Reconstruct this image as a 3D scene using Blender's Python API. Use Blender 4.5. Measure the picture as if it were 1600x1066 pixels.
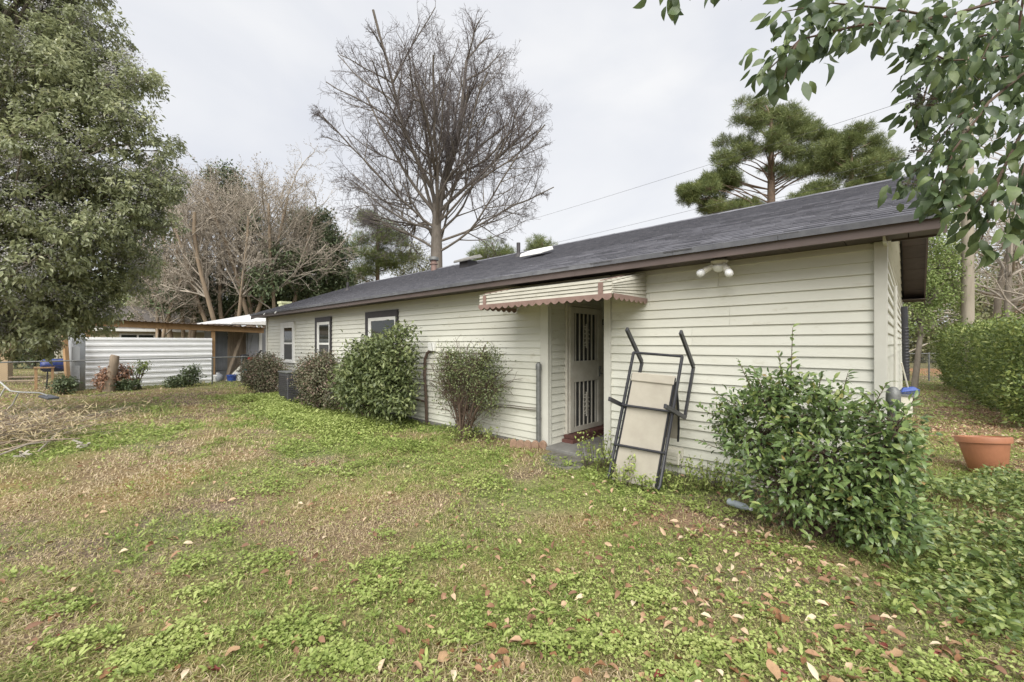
import bpy, math, random
import numpy as np
from mathutils import Vector, Matrix, Quaternion
PI = math.pi
for o in list(bpy.data.objects): bpy.data.objects.remove(o)
S = bpy.context.scene
COL = S.collection
RNG = np.random.default_rng(7)
random.seed(7)

# ------------------------------------------------------------------ camera, sky, sun, exposure
CAM = np.array((0.153, -4.838, 1.5)); F = 667.0; YAW = math.radians(43.2)
cd = bpy.data.cameras.new("camera"); cam = bpy.data.objects.new("camera", cd); COL.objects.link(cam)
cam.location = CAM; cam.rotation_euler = (PI/2, 0, YAW)
cd.sensor_width = 36; cd.lens = 36*F/1600; cd.shift_y = 0.0025; cd.clip_end = 3000; cd.clip_start = 0.05
S.camera = cam
SUN_EL, SUN_AZ = math.radians(46), math.radians(142)      # azimuth clockwise from +Y
wd = bpy.data.worlds.new("World"); S.world = wd; wd.use_nodes = True
nt = wd.node_tree; nt.nodes.clear(); L = nt.links.new
out = nt.nodes.new('ShaderNodeOutputWorld'); mix = nt.nodes.new('ShaderNodeMixShader')
sky = nt.nodes.new('ShaderNodeTexSky'); sky.sky_type = 'NISHITA'; sky.sun_disc = False
sky.sun_elevation = SUN_EL; sky.sun_rotation = SUN_AZ
b1 = nt.nodes.new('ShaderNodeBackground'); b1.inputs[1].default_value = 0.06; L(sky.outputs[0], b1.inputs[0])
tc = nt.nodes.new('ShaderNodeTexCoord'); mp = nt.nodes.new('ShaderNodeMapping'); mp.inputs['Scale'].default_value = (1.0, 1.0, 2.2)
nz = nt.nodes.new('ShaderNodeTexNoise'); nz.inputs['Scale'].default_value = 1.7; nz.inputs['Detail'].default_value = 5; nz.inputs['Roughness'].default_value = 0.5
nz.inputs['Distortion'].default_value = 0.4
cr = nt.nodes.new('ShaderNodeValToRGB')
cr.color_ramp.elements[0].position = 0.33; cr.color_ramp.elements[0].color = (0.76, 0.785, 0.85, 1)
cr.color_ramp.elements[1].position = 0.68; cr.color_ramp.elements[1].color = (0.98, 0.98, 0.985, 1)
b2 = nt.nodes.new('ShaderNodeBackground'); b2.inputs[1].default_value = 0.43
L(tc.outputs['Generated'], mp.inputs[0]); L(mp.outputs[0], nz.inputs['Vector']); L(nz.outputs[0], cr.inputs[0]); L(cr.outputs[0], b2.inputs[0])
mix.inputs[0].default_value = 0.93; L(b1.outputs[0], mix.inputs[1]); L(b2.outputs[0], mix.inputs[2]); L(mix.outputs[0], out.inputs[0])
sd = bpy.data.lights.new("sun", 'SUN'); sd.energy = 2.4; sd.angle = math.radians(60); sd.color = (1.0, 0.965, 0.90)
sun = bpy.data.objects.new("sun", sd); COL.objects.link(sun)
sdir = Vector((math.sin(SUN_AZ)*math.cos(SUN_EL), math.cos(SUN_AZ)*math.cos(SUN_EL), math.sin(SUN_EL)))
sun.rotation_euler = sdir.to_track_quat('Z', 'Y').to_euler(); sun.location = sdir*60
vs = S.view_settings; vs.view_transform = 'Standard'; vs.look = 'None'; vs.gamma = 1.0; vs.exposure = 1.25; vs.use_curve_mapping = False
S.render.engine = 'CYCLES'; S.cycles.use_denoising = True; S.cycles.denoising_prefilter = 'ACCURATE'; S.cycles.max_bounces = 8; S.cycles.diffuse_bounces = 5
S.cycles.transparent_max_bounces = 6

# ------------------------------------------------------------------ survey helpers (photo measurements -> metres)
ca, sa = math.cos(YAW), math.sin(YAW)
def W(px, py, D):                       # point at forward distance D
    r = (px-800)/F; return np.array((CAM[0]+D*(ca*r-sa), CAM[1]+D*(sa*r+ca), CAM[2]+D*(537-py)/F))
def gp(px, py): return W(px, py, 1.5*F/(py-537))[:2]
def fwd(x, y): return -sa*(x-CAM[0])+ca*(y-CAM[1])

# ------------------------------------------------------------------ mesh helpers
def mesh_np(name, V, Fc, mat, parent=None, tint=None, smooth=False):
    me = bpy.data.meshes.new(name); V = np.asarray(V, np.float32).reshape(-1, 3)
    if isinstance(Fc, np.ndarray): Fc = [Fc]
    loops = np.concatenate([f.ravel() for f in Fc]).astype(np.int32)
    sizes = np.concatenate([np.full(len(f), f.shape[1]) for f in Fc]); starts = np.concatenate(([0], np.cumsum(sizes)[:-1])).astype(np.int32)
    me.vertices.add(len(V)); me.vertices.foreach_set('co', V.ravel())
    me.loops.add(len(loops)); me.loops.foreach_set('vertex_index', loops)
    me.polygons.add(len(sizes)); me.polygons.foreach_set('loop_start', starts)
    if smooth: me.polygons.foreach_set('use_smooth', np.ones(len(sizes), bool))
    me.update(calc_edges=True)
    if tint is not None:
        a = me.attributes.new('tint', 'FLOAT', 'POINT'); a.data.foreach_set('value', np.asarray(tint, np.float32))
    me.materials.append(mat)
    o = bpy.data.objects.new(name, me); COL.objects.link(o)
    if parent: par(o, parent)
    return o
def par(o, p):
    o.parent = p
    if p.get('_l') is not None: o.matrix_parent_inverse = Matrix.Translation(-Vector(p['_l']))
def tag(o, label, cat, group=None):
    o['label'] = label; o['category'] = cat
    if group: o['group'] = group
    return o
def thing(name, label, cat, loc=(0, 0, 0), group=None):
    o = bpy.data.objects.new(name, None); COL.objects.link(o); o.location = loc; o['_l'] = [float(q) for q in loc]
    o.empty_display_size = 0.2
    return tag(o, label, cat, group)
def kind(o, k): o['kind'] = k; return o

class MB:
    def __init__(s): s.v = []; s.f = []
    def add(s, vs, fs):
        n = len(s.v); s.v += [tuple(map(float, q)) for q in vs]; s.f += [tuple(n+i for i in f) for f in fs]; return s
    def hexa(s, p):                     # 8 corners: bottom 4 ccw, top 4 ccw
        return s.add(p, [(3,2,1,0),(4,5,6,7),(0,1,5,4),(1,2,6,5),(2,3,7,6),(3,0,4,7)])
    def box(s, x0, x1, y0, y1, z0, z1):
        return s.hexa([(x0,y0,z0),(x1,y0,z0),(x1,y1,z0),(x0,y1,z0),(x0,y0,z1),(x1,y0,z1),(x1,y1,z1),(x0,y1,z1)])
    def bar(s, a, b, w, h, up=(0,0,1)):
        a, b = Vector(a), Vector(b); d = (b-a).normalized(); u = Vector(up); r = d.cross(u)
        if r.length < 1e-4: r = d.cross(Vector((1,0,0)))
        r.normalize(); u = r.cross(d).normalized(); r = r*w/2; u = u*h/2
        return s.hexa([a-r-u, a+r-u, b+r-u, b-r-u, a-r+u, a+r+u, b+r+u, b-r+u])
    def tube(s, pts, rad, n=8, cap=True):
        pts = [Vector(p) for p in pts]; m = len(pts); rad = rad if hasattr(rad, '__len__') else [rad]*m
        base = len(s.v); ref = None
        for i, p in enumerate(pts):
            d = (pts[min(i+1, m-1)]-pts[max(i-1, 0)]).normalized()
            if ref is None: ref = d.orthogonal().normalized()
            ref = (ref-d*ref.dot(d)).normalized(); q = d.cross(ref)
            for k in range(n):
                a = 2*PI*k/n; s.v.append(tuple(p+(ref*math.cos(a)+q*math.sin(a))*rad[i]))
        for i in range(m-1):
            for k in range(n):
                a = base+i*n+k; b = base+i*n+(k+1) % n; s.f.append((a, b, b+n, a+n))
        if cap: s.f.append(tuple(base+k for k in range(n))[::-1]); s.f.append(tuple(base+(m-1)*n+k for k in range(n)))
        return s
    def lathe(s, prof, n=24, M=None):   # prof: (r, z) list; M: 4x4
        M = M or Matrix(); base = len(s.v); m = len(prof)
        for r, z in prof:
            for k in range(n): s.v.append(tuple(M @ Vector((r*math.cos(2*PI*k/n), r*math.sin(2*PI*k/n), z))))
        for i in range(m-1):
            for k in range(n):
                a = base+i*n+k; b = base+i*n+(k+1) % n; s.f.append((a, b, b+n, a+n))
        if prof[0][0] > 1e-3: s.f.append(tuple(base+k for k in range(n))[::-1])
        if prof[-1][0] > 1e-3: s.f.append(tuple(base+(m-1)*n+k for k in range(n)))
        return s
    def prism(s, poly, d):              # poly: 3D points (planar), d: extrusion vector
        n = len(poly); P0 = [Vector(p) for p in poly]; P1 = [p+Vector(d) for p in P0]
        return s.add(P0+P1, [tuple(range(n))[::-1], tuple(range(n, 2*n))]+[(i, (i+1) % n, n+(i+1) % n, n+i) for i in range(n)])
    def build(s, name, mat, parent=None, smooth=False, bevel=0):
        me = bpy.data.meshes.new(name); me.from_pydata(s.v, [], s.f); me.update(); me.materials.append(mat)
        o = bpy.data.objects.new(name, me); COL.objects.link(o)
        if smooth:
            me.polygons.foreach_set('use_smooth', [True]*len(me.polygons))
            try: me.set_sharp_from_angle(angle=math.radians(40))
            except Exception: pass
        if bevel:
            m = o.modifiers.new('b', 'BEVEL'); m.width = bevel; m.segments = 2; m.limit_method = 'ANGLE'
        if parent: par(o, parent)
        return o

def frames(d, nrm=None):
    d = d/np.maximum(np.linalg.norm(d, axis=1, keepdims=True), 1e-9)
    if nrm is None: nrm = RNG.normal(size=d.shape)
    n = nrm-d*np.sum(nrm*d, 1, keepdims=True); n /= np.maximum(np.linalg.norm(n, axis=1, keepdims=True), 1e-9)
    return d, n, np.cross(d, n)
def unit(n, rng=RNG):
    v = rng.normal(size=(n, 3)); return v/np.linalg.norm(v, axis=1, keepdims=True)
def leaves(name, pos, d, nrm, ln, wd, mat, parent=None, tint=None, fine=False, fold=0.25):
    n = len(pos); d, nm, sd_ = frames(d, nrm); ln = np.broadcast_to(ln, n)[:, None]; wd = np.broadcast_to(wd, n)[:, None]
    if tint is None: tint = RNG.random(n)
    if fine:
        st = [(0, 0, 0), (.3, .42, .1), (.65, .40, .0), (1, 0, -.16)]
        V = [pos]
        for t, w, b in st[1:3]:
            c = pos+d*ln*t+nm*ln*b*.6
            V += [c-sd_*wd*w+nm*wd*fold*w, c, c+sd_*wd*w+nm*wd*fold*w]
        V.append(pos+d*ln+nm*ln*st[3][2])
        V = np.stack(V, 1); k = 8; q = np.arange(n)[:, None]*k
        T = np.array([(0,2,1),(0,3,2),(4,5,7),(5,6,7)]); Q = np.array([(1,2,5,4),(2,3,6,5)])
        return mesh_np(name, V, [(q[:, :, None]+T[None]).reshape(-1, 3), (q[:, :, None]+Q[None]).reshape(-1, 4)], mat, parent, np.repeat(tint, k), True)
    c = pos+d*ln*.45
    V = np.stack([pos, c-sd_*wd*.5+nm*wd*fold*.6, pos+d*ln-nm*ln*.08, c+sd_*wd*.5+nm*wd*fold*.6], 1); q = np.arange(n)[:, None, None]*4
    T = np.array([(0,2,1),(0,3,2)])[None]
    return mesh_np(name, V, (q+T).reshape(-1, 3), mat, parent, np.repeat(tint, 4))
def segs(name, p0, p1, r0, r1, mat, parent=None, n=3, tint=None):
    p0 = np.asarray(p0, float); p1 = np.asarray(p1, float); m = len(p0); d, u, v = frames(p1-p0)
    r0 = np.broadcast_to(r0, m)[:, None]; r1 = np.broadcast_to(r1, m)[:, None]; V = []
    for P, R in ((p0, r0), (p1, r1)):
        for k in range(n): a = 2*PI*k/n; V.append(P+(u*math.cos(a)+v*math.sin(a))*R)
    V = np.stack(V, 1); q = np.arange(m)[:, None, None]*2*n
    Q = np.array([(k, (k+1) % n, n+(k+1) % n, n+k) for k in range(n)])[None]
    return mesh_np(name, V, (q+Q).reshape(-1, 4), mat, parent, None if tint is None else np.repeat(tint, 2*n), True)
def vnoise(x, y, s, seed=0):            # 2D value noise 0..1
    x = np.asarray(x)/s+seed*17.3; y = np.asarray(y)/s+seed*9.1; i = np.floor(x); j = np.floor(y); fx = x-i; fy = y-j
    fx = fx*fx*(3-2*fx); fy = fy*fy*(3-2*fy)
    def h(a, b): q = np.sin(a*127.1+b*311.7+seed*74.7)*43758.5453; return q-np.floor(q)
    return (h(i,j)*(1-fx)+h(i+1,j)*fx)*(1-fy)+(h(i,j+1)*(1-fx)+h(i+1,j+1)*fx)*fy
def gh(x, y): return 0.045*(vnoise(x, y, 1.3, 3)-.5)+0.03*(vnoise(x, y, .45, 4)-.5)-0.005

# ------------------------------------------------------------------ materials
def M(name, c1, c2=None, scale=6, rough=.6, bump=0, bscale=None, stretch=(1,1,1), spec=.4, metal=0, rnd=0, dirt=None, detail=5):
    m = bpy.data.materials.new(name); m.use_nodes = True; n = m.node_tree.nodes; l = m.node_tree.links.new
    b = n['Principled BSDF']; b.inputs['Roughness'].default_value = rough; b.inputs['Specular IOR Level'].default_value = spec; b.inputs['Metallic'].default_value = metal
    c2 = c2 or tuple(q*.8 for q in c1)
    g = n.new('ShaderNodeNewGeometry'); mp = n.new('ShaderNodeMapping'); mp.inputs['Scale'].default_value = stretch; l(g.outputs['Position'], mp.inputs[0])
    nz = n.new('ShaderNodeTexNoise'); nz.inputs['Scale'].default_value = scale; nz.inputs['Detail'].default_value = detail; nz.inputs['Roughness'].default_value = .62; l(mp.outputs[0], nz.inputs['Vector'])
    r = n.new('ShaderNodeValToRGB'); r.color_ramp.elements[0].position = .3; r.color_ramp.elements[1].position = .72
    r.color_ramp.elements[0].color = (*c1, 1); r.color_ramp.elements[1].color = (*c2, 1); l(nz.outputs[0], r.inputs[0]); c = r.outputs[0]
    if dirt:                            # (colour, noise scale, threshold)
        n2 = n.new('ShaderNodeTexNoise'); n2.inputs['Scale'].default_value = dirt[1]; n2.inputs['Detail'].default_value = 7; n2.inputs['Roughness'].default_value = .7; l(mp.outputs[0], n2.inputs['Vector'])
        mr = n.new('ShaderNodeMapRange'); mr.inputs[1].default_value = dirt[2]; mr.inputs[2].default_value = dirt[2]+.16; l(n2.outputs[0], mr.inputs[0])
        mx = n.new('ShaderNodeMix'); mx.data_type = 'RGBA'; l(mr.outputs[0], mx.inputs['Factor']); l(c, mx.inputs['A']); mx.inputs['B'].default_value = (*dirt[0], 1); c = mx.outputs['Result']
    if rnd:
        oi = n.new('ShaderNodeObjectInfo'); hs = n.new('ShaderNodeHueSaturation'); mr = n.new('ShaderNodeMapRange'); l(oi.outputs['Random'], mr.inputs[0])
        mr.inputs[3].default_value = 1-rnd; mr.inputs[4].default_value = 1+rnd; l(mr.outputs[0], hs.inputs['Value']); l(c, hs.inputs['Color']); c = hs.outputs[0]
    l(c, b.inputs['Base Color'])
    if bump:
        n3 = n.new('ShaderNodeTexNoise'); n3.inputs['Scale'].default_value = bscale or scale*4; n3.inputs['Detail'].default_value = 4; l(mp.outputs[0], n3.inputs['Vector'])
        bp = n.new('ShaderNodeBump'); bp.inputs['Strength'].default_value = bump; bp.inputs['Distance'].default_value = .02; l(n3.outputs[0], bp.inputs['Height']); l(bp.outputs[0], b.inputs['Normal'])
    return m
def ML(name, stops, rough=.5, trans=.25, spec=.4, rnd=0, tcol=None):   # foliage: colour by per-leaf tint attribute
    m = bpy.data.materials.new(name); m.use_nodes = True; n = m.node_tree.nodes; l = m.node_tree.links.new
    b = n['Principled BSDF']; b.inputs['Roughness'].default_value = rough; b.inputs['Specular IOR Level'].default_value = spec
    if rnd: a = n.new('ShaderNodeObjectInfo'); src = a.outputs['Random']
    else: a = n.new('ShaderNodeAttribute'); a.attribute_name = 'tint'; src = a.outputs['Fac']
    r = n.new('ShaderNodeValToRGB'); e = r.color_ramp.elements
    for i, (p, c) in enumerate(stops):
        q = e[i] if i < 2 else e.new(p)
        q.position = p; q.color = (*c, 1)
    l(src, r.inputs[0])
    g = n.new('ShaderNodeNewGeometry'); nz = n.new('ShaderNodeTexNoise'); nz.inputs['Scale'].default_value = 60; l(g.outputs['Position'], nz.inputs['Vector'])
    hs = n.new('ShaderNodeHueSaturation'); mr = n.new('ShaderNodeMapRange'); mr.inputs[3].default_value = .75; mr.inputs[4].default_value = 1.25
    l(nz.outputs[0], mr.inputs[0]); l(mr.outputs[0], hs.inputs['Value']); l(r.outputs[0], hs.inputs['Color']); l(hs.outputs[0], b.inputs['Base Color'])
    if trans:
        t = n.new('ShaderNodeBsdfTranslucent'); l(hs.outputs[0], t.inputs[0]); mx = n.new('ShaderNodeMixShader'); mx.inputs[0].default_value = trans
        l(b.outputs[0], mx.inputs[1]); l(t.outputs[0], mx.inputs[2]); l(mx.outputs[0], n['Material Output'].inputs[0])
    return m
m_siding = M('vinyl_siding', (.665,.665,.595), (.59,.585,.51), .9, .42, .05, 40, (1,1,3), .4, rnd=.035, dirt=((.47,.45,.36), 2.6, .58))
m_trim = M('trim_vinyl', (.60,.595,.54), (.51,.505,.45), 3, .45, .03, 30, rnd=.03, dirt=((.4,.38,.3), 3, .68))
m_fascia = M('brown_fascia', (.135,.104,.096), (.10,.077,.071), 4, .5, .08, 30, (1,4,4), rnd=.06)
m_soffit = M('dark_soffit', (.085,.066,.06), (.06,.047,.044), 8, .6, .1, 60, rnd=.12)
m_shingle = M('asphalt_shingle', (.20,.20,.222), (.115,.116,.135), 7, .95, .5, 220, spec=.2, rnd=.28, detail=9)
m_drip = M('shingle_edge', (.18,.185,.20), (.12,.122,.14), 9, .9, .4, 200, spec=.2, rnd=.15)
m_white = M('white_paint', (.78,.78,.76), (.66,.66,.63), 5, .45, .04, rnd=.03)
m_dark = M('dark_trim', (.035,.032,.035), (.055,.05,.052), 8, .5, .1)
m_glass = M('window_glass', (.02,.026,.022), (.03,.035,.03), 3, .06, 0, spec=.6)
m_screen = M('insect_screen', (.06,.06,.06), (.09,.09,.088), 300, .8)
m_awn = M('awning_metal', (.50,.485,.42), (.38,.365,.31), 5, .5, .06, 40, (1,3,3), rnd=.06, dirt=((.17,.15,.12), 11, .60))
m_awnb = M('awning_brown', (.26,.175,.15), (.19,.125,.105), 9, .55, .08)
m_door = M('security_door', (.58,.56,.50), (.44,.41,.35), 5, .5, .06, rnd=.03, dirt=((.28,.16,.09), 9, .70))
m_iron = M('door_glass', (.03,.033,.036), (.05,.05,.05), 8, .15)
m_brick = M('dark_brick', (.13,.055,.045), (.09,.042,.036), 14, .85, .5, 60, rnd=.15)
m_conc = M('concrete', (.24,.235,.22), (.15,.145,.135), 5, .9, .4, 70, dirt=((.09,.085,.07), 3, .6))
m_slab = M('stained_concrete', (.20,.185,.16), (.11,.105,.09), 7, .95, .6, 50, dirt=((.07,.075,.04), 5, .52))
m_terra_e = M('terracotta_edging', (.36,.235,.165), (.24,.16,.115), 12, .85, .4, 60)
m_pot = M('terracotta_plastic', (.36,.155,.085), (.29,.125,.068), 9, .5, .08, 90)
m_galv = M('galvanised_post', (.24,.245,.24), (.15,.155,.15), 16, .55, .1, 60, metal=.5)
m_black = M('black_metal', (.025,.026,.031), (.04,.04,.046), 9, .4, .05)
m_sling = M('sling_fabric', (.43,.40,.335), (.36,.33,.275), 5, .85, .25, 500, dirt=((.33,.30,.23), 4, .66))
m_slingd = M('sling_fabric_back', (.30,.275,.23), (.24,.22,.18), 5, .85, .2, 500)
m_corr = M('galvanised_sheet', (.88,.89,.90), (.76,.77,.78), 2.5, .35, .05, 20, (1,1,4), metal=.1, dirt=((.28,.26,.24), 2.5, .68))
m_greymetal = M('grey_door_sheet', (.36,.375,.385), (.31,.325,.335), 3, .45, .05)
m_dkmetal = M('dark_grey_sheet', (.16,.17,.185), (.22,.23,.25), 3, .5, .05)
m_wood = M('raw_lumber', (.42,.27,.14), (.28,.165,.08), 6, .8, .3, 40, (1,1,.25), rnd=.1)
m_oldwood = M('weathered_wood', (.33,.26,.19), (.2,.16,.12), 8, .9, .4, 40, (1,1,.3), rnd=.1)
m_rust = M('rusty_roof_sheet', (.23,.17,.13), (.15,.11,.09), 5, .75, .2)
m_cream = M('cream_siding', (.62,.57,.42), (.55,.50,.36), 1, .6, 0, rnd=.05)
m_tan = M('tan_wall', (.50,.38,.24), (.43,.32,.20), 2, .8, .1)
m_roofbr = M('brown_shingle', (.15,.135,.125), (.10,.09,.085), 9, .95, .4, 120)
m_greysid = M('grey_siding', (.30,.31,.33), (.25,.26,.28), 2, .6)
m_blue = M('blue_plastic', (.02,.07,.33), (.02,.055,.26), 5, .35)
m_grillblue = M('blue_enamel', (.012,.03,.15), (.02,.04,.19), 5, .3)
m_pipe = M('rusty_pipe', (.11,.07,.05), (.06,.045,.04), 20, .8, .3)
m_bark = M('grey_bark', (.20,.175,.15), (.11,.095,.08), 7, .95, .6, 25, (1,1,.4))
m_twig = M('twig_grey', (.15,.13,.13), (.11,.095,.095), 5, .9)
m_tanbark = M('tan_bark', (.34,.26,.18), (.22,.175,.13), 4, .85, .3, 20, (1,1,.3))
m_tantwig = M('tan_twig', (.40,.35,.29), (.27,.24,.20), 3, .9)
m_pinebark = M('pine_bark', (.24,.17,.125), (.13,.095,.075), 8, .95, .6, 25, (1,1,.5))
m_greybark = M('smooth_grey_bark', (.24,.21,.17), (.15,.13,.105), 9, .9, .4, 40, (1,1,.4))
m_brownstem = M('brown_stem', (.13,.09,.065), (.085,.06,.045), 14, .9, .3)
m_bulb = M('bulb_glass', (.80,.80,.80), (.74,.75,.77), 4, .2)
m_offwhite = M('aged_white_plastic', (.68,.66,.58), (.58,.56,.48), 8, .5)
m_ac = M('ac_grille', (.055,.056,.06), (.08,.08,.085), 12, .55)
m_pole = M('pole_wood', (.33,.29,.23), (.22,.19,.15), 6, .9, .4, 30, (1,1,.15))
m_wire = M('wire', (.10,.10,.10), None, 5, .6)
m_chim = M('chimney_paint', (.50,.52,.33), (.42,.44,.27), 6, .8)
m_red = M('red_paint', (.30,.04,.03), (.2,.03,.03), 9, .5)
G = {}
G['bush'] = ML('bush_leaf', [(0,(.085,.135,.05)),(.5,(.16,.235,.08)),(.85,(.235,.32,.105)),(.985,(.32,.37,.12)),(1,(.42,.26,.10))], .30, .25, .6)
G['ivy'] = ML('ivy_leaf', [(0,(.09,.135,.045)),(.45,(.17,.235,.07)),(.8,(.28,.34,.11)),(1,(.42,.45,.18))], .32, .3, .55)
G['privet'] = ML('tree_leaf', [(0,(.19,.215,.12)),(.5,(.31,.34,.19)),(.85,(.43,.455,.26)),(1,(.56,.56,.36))], .32, .45, .6)
G['over'] = ML('overhang_leaf', [(0,(.06,.095,.045)),(.5,(.10,.145,.065)),(1,(.17,.225,.085))], .42, .35, .45)
G['overo'] = ML('overhang_leaf_single', [(0,(.06,.095,.045)),(.5,(.10,.145,.065)),(1,(.17,.225,.085))], .42, .35, .45, rnd=1)
G['busho'] = ML('bush_leaf_single', [(0,(.085,.135,.05)),(.5,(.16,.235,.08)),(.85,(.235,.32,.105)),(.985,(.32,.37,.12)),(1,(.42,.26,.10))], .30, .25, .6, rnd=1)
G['berry'] = ML('berry', [(0,(.22,.215,.22)),(1,(.46,.45,.45))], .6, 0, .3)
G['pine'] = ML('pine_needle', [(0,(.10,.14,.05)),(.5,(.185,.225,.08)),(1,(.31,.335,.13))], .5, .25)
G['dark'] = ML('dark_leaf', [(0,(.06,.085,.042)),(.6,(.11,.145,.07)),(1,(.19,.22,.11))], .45, .15)
G['light'] = ML('light_leaf', [(0,(.14,.20,.06)),(.6,(.24,.31,.10)),(1,(.38,.42,.17))], .5, .35)
G['loro'] = ML('reddish_leaf', [(0,(.06,.065,.04)),(.35,(.12,.13,.07)),(.6,(.18,.165,.105)),(.85,(.23,.15,.125)),(1,(.32,.22,.18))], .55, .2)
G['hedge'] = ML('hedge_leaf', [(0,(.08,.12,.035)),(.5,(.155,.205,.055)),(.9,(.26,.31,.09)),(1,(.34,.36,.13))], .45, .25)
G['shrubg'] = ML('muted_shrub_leaf', [(0,(.075,.10,.045)),(.5,(.15,.185,.075)),(.9,(.255,.29,.125)),(1,(.34,.36,.17))], .4, .25)
G['olive'] = ML('olive_leaf', [(0,(.13,.14,.075)),(.5,(.21,.215,.11)),(1,(.32,.30,.18))], .6, .2)
G['seed'] = ML('seed_head', [(0,(.25,.21,.165)),(1,(.42,.37,.30))], .8, .1)
G['dead'] = ML('dead_leaf_scatter', [(0,(.17,.09,.055)),(.35,(.33,.19,.11)),(.7,(.48,.34,.22)),(1,(.60,.50,.36))], .7, .1)
G['deadbush'] = ML('dead_shrub_leaf', [(0,(.25,.13,.08)),(1,(.42,.26,.17))], .7, .15)
G['grass'] = ML('grass_blade', [(0,(.72,.60,.42)),(.3,(.62,.51,.31)),(.5,(.50,.47,.21)),(.75,(.35,.43,.12)),(1,(.23,.35,.08))], .55, .35)
G['clover'] = ML('clover_leaf', [(0,(.17,.235,.06)),(.5,(.31,.385,.105)),(1,(.50,.545,.21))], .45, .35)

# ------------------------------------------------------------------ ground
def axis(lo, hi, c, fine, far, n):
    t = np.linspace(-1, 1, n); k = 5.2; w = np.sinh(k*t)/np.sinh(k); return np.where(w < 0, c+w*(c-lo), c+w*(hi-c))
gx = axis(-420, 420, -1.0, 0, 0, 330); gy = axis(-420, 420, -1.6, 0, 0, 330)
GX, GY = np.meshgrid(gx, gy, indexing='ij')
amp = np.clip(1-np.hypot(GX-CAM[0], GY-CAM[1])/60, 0, 1)
GZ = gh(GX, GY)*amp-0.012
V = np.stack([GX, GY, GZ], -1).reshape(-1, 3); n_ = len(gx); i_, j_ = np.meshgrid(np.arange(n_-1), np.arange(n_-1), indexing='ij'); q_ = (i_*n_+j_).ravel()
# zone weights: green 0..1, litter 0..1
def sm(a, lo, hi): t = np.clip((a-lo)/(hi-lo), 0, 1); return t*t*(3-2*t)
def ell(x, y, cx, cy, rx, ry, rot=0):
    c, s = math.cos(rot), math.sin(rot); u = ((x-cx)*c+(y-cy)*s)/rx; v = (-(x-cx)*s+(y-cy)*c)/ry; return np.sqrt(u*u+v*v)
def pell(x, y, px, py, rpx, rpy):       # ellipse spanning image radii measured on the ground
    c = gp(px, py); D = fwd(*c); rx = rpx*D/F; ry = abs(fwd(*gp(px, py-rpy*.98))-fwd(*gp(px, py+rpy*.98)))/2
    return ell(x, y, c[0], c[1], rx, ry, YAW)
GREENS = [(170,680,150,26,1),(600,640,230,34,1),(430,740,120,26,.7),(690,720,170,32,.75),(330,600,260,8,.5),(880,770,160,34,.7),(1000,850,140,38,.55),
          (560,690,150,20,.9),(230,830,60,26,.4),(850,950,170,70,.75),(640,950,160,60,.4),(1150,930,160,60,.5),(800,840,180,40,.6),(1300,1020,260,60,.55),(1200,860,160,40,.5),(350,960,200,70,.35),(1500,900,140,90,.65),(1420,960,120,60,.45),(930,720,110,25,.9),(60,830,90,40,.25),(1450,690,70,30,.6),(1450,600,40,14,.5),(1560,760,90,40,.7),(1050,760,120,20,.9)]
def green(x, y):
    g = np.zeros_like(x); edge = (vnoise(x, y, .5, 1)-.5)*.7+(vnoise(x, y, .16, 2)-.5)*.45
    for px, py, a, b, w in GREENS: g = np.maximum(g, w*(1-sm(pell(x, y, px, py, a, b)+edge, .55, 1.15)))
    g = np.maximum(g, .5*sm(vnoise(x, y, .8, 11)+(vnoise(x, y, .22, 12)-.5)*.5, .55, .9))
    return g
def litter(x, y):
    e = (vnoise(x, y, .6, 21)-.5)*.8
    a = 1-sm(ell(x, y, 1.9, 7.0, 1.7, 5.0)+e, .6, 1.1); b = .85*(1-sm(ell(x, y, -.9, -1.25, 1.1, .55)+e, .5, 1.1)); c = .3*(1-sm(ell(x, y, -.1, -2.4, 2.0, 1.3)+e, .3, 1.2))
    return np.maximum(np.maximum(a, b), c)
gg, ll = green(GX, GY), litter(GX, GY)
base = np.stack([.15+.10*vnoise(GX, GY, .7, 5), .11+.07*vnoise(GX, GY, .7, 5), .068+.04*vnoise(GX, GY, .9, 6)], -1)*(.75+.5*vnoise(GX, GY, .13, 8))[..., None]
gr_ = np.array((.19, .24, .075)); li_ = np.array((.27, .175, .11))
colr = base*(1-gg*.8)[..., None]+gr_*(gg*.8)[..., None]; colr = colr*(1-.7*ll)[..., None]+li_*(.7*ll)[..., None]
far_ = sm(np.hypot(GX, GY), 18, 40); colr = colr*(1-.7*far_)[..., None]+np.array((.16, .16, .06))*(.7*far_)[..., None]
red_ = (1-sm(ell(GX, GY, 3, 27, 9, 4.5), .7, 1.1)); colr = colr*(1-red_)[..., None]+np.array((.42, .22, .11))*red_[..., None]
m_ground = bpy.data.materials.new('lawn_soil'); m_ground.use_nodes = True
n = m_ground.node_tree.nodes; l = m_ground.node_tree.links.new; b = n['Principled BSDF']; b.inputs['Roughness'].default_value = .95; b.inputs['Specular IOR Level'].default_value = .15
at_ = n.new('ShaderNodeAttribute'); at_.attribute_name = 'gcol'; nz = n.new('ShaderNodeTexNoise'); nz.inputs['Scale'].default_value = 45; nz.inputs['Detail'].default_value = 8; g_ = n.new('ShaderNodeNewGeometry'); l(g_.outputs['Position'], nz.inputs['Vector'])
mr = n.new('ShaderNodeMapRange'); mr.inputs[1].default_value = .3; mr.inputs[2].default_value = .7; mr.inputs[3].default_value = .5; mr.inputs[4].default_value = 1.4; l(nz.outputs[0], mr.inputs[0])
hs = n.new('ShaderNodeHueSaturation'); l(mr.outputs[0], hs.inputs['Value']); l(at_.outputs['Color'], hs.inputs['Color']); l(hs.outputs[0], b.inputs['Base Color'])
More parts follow.
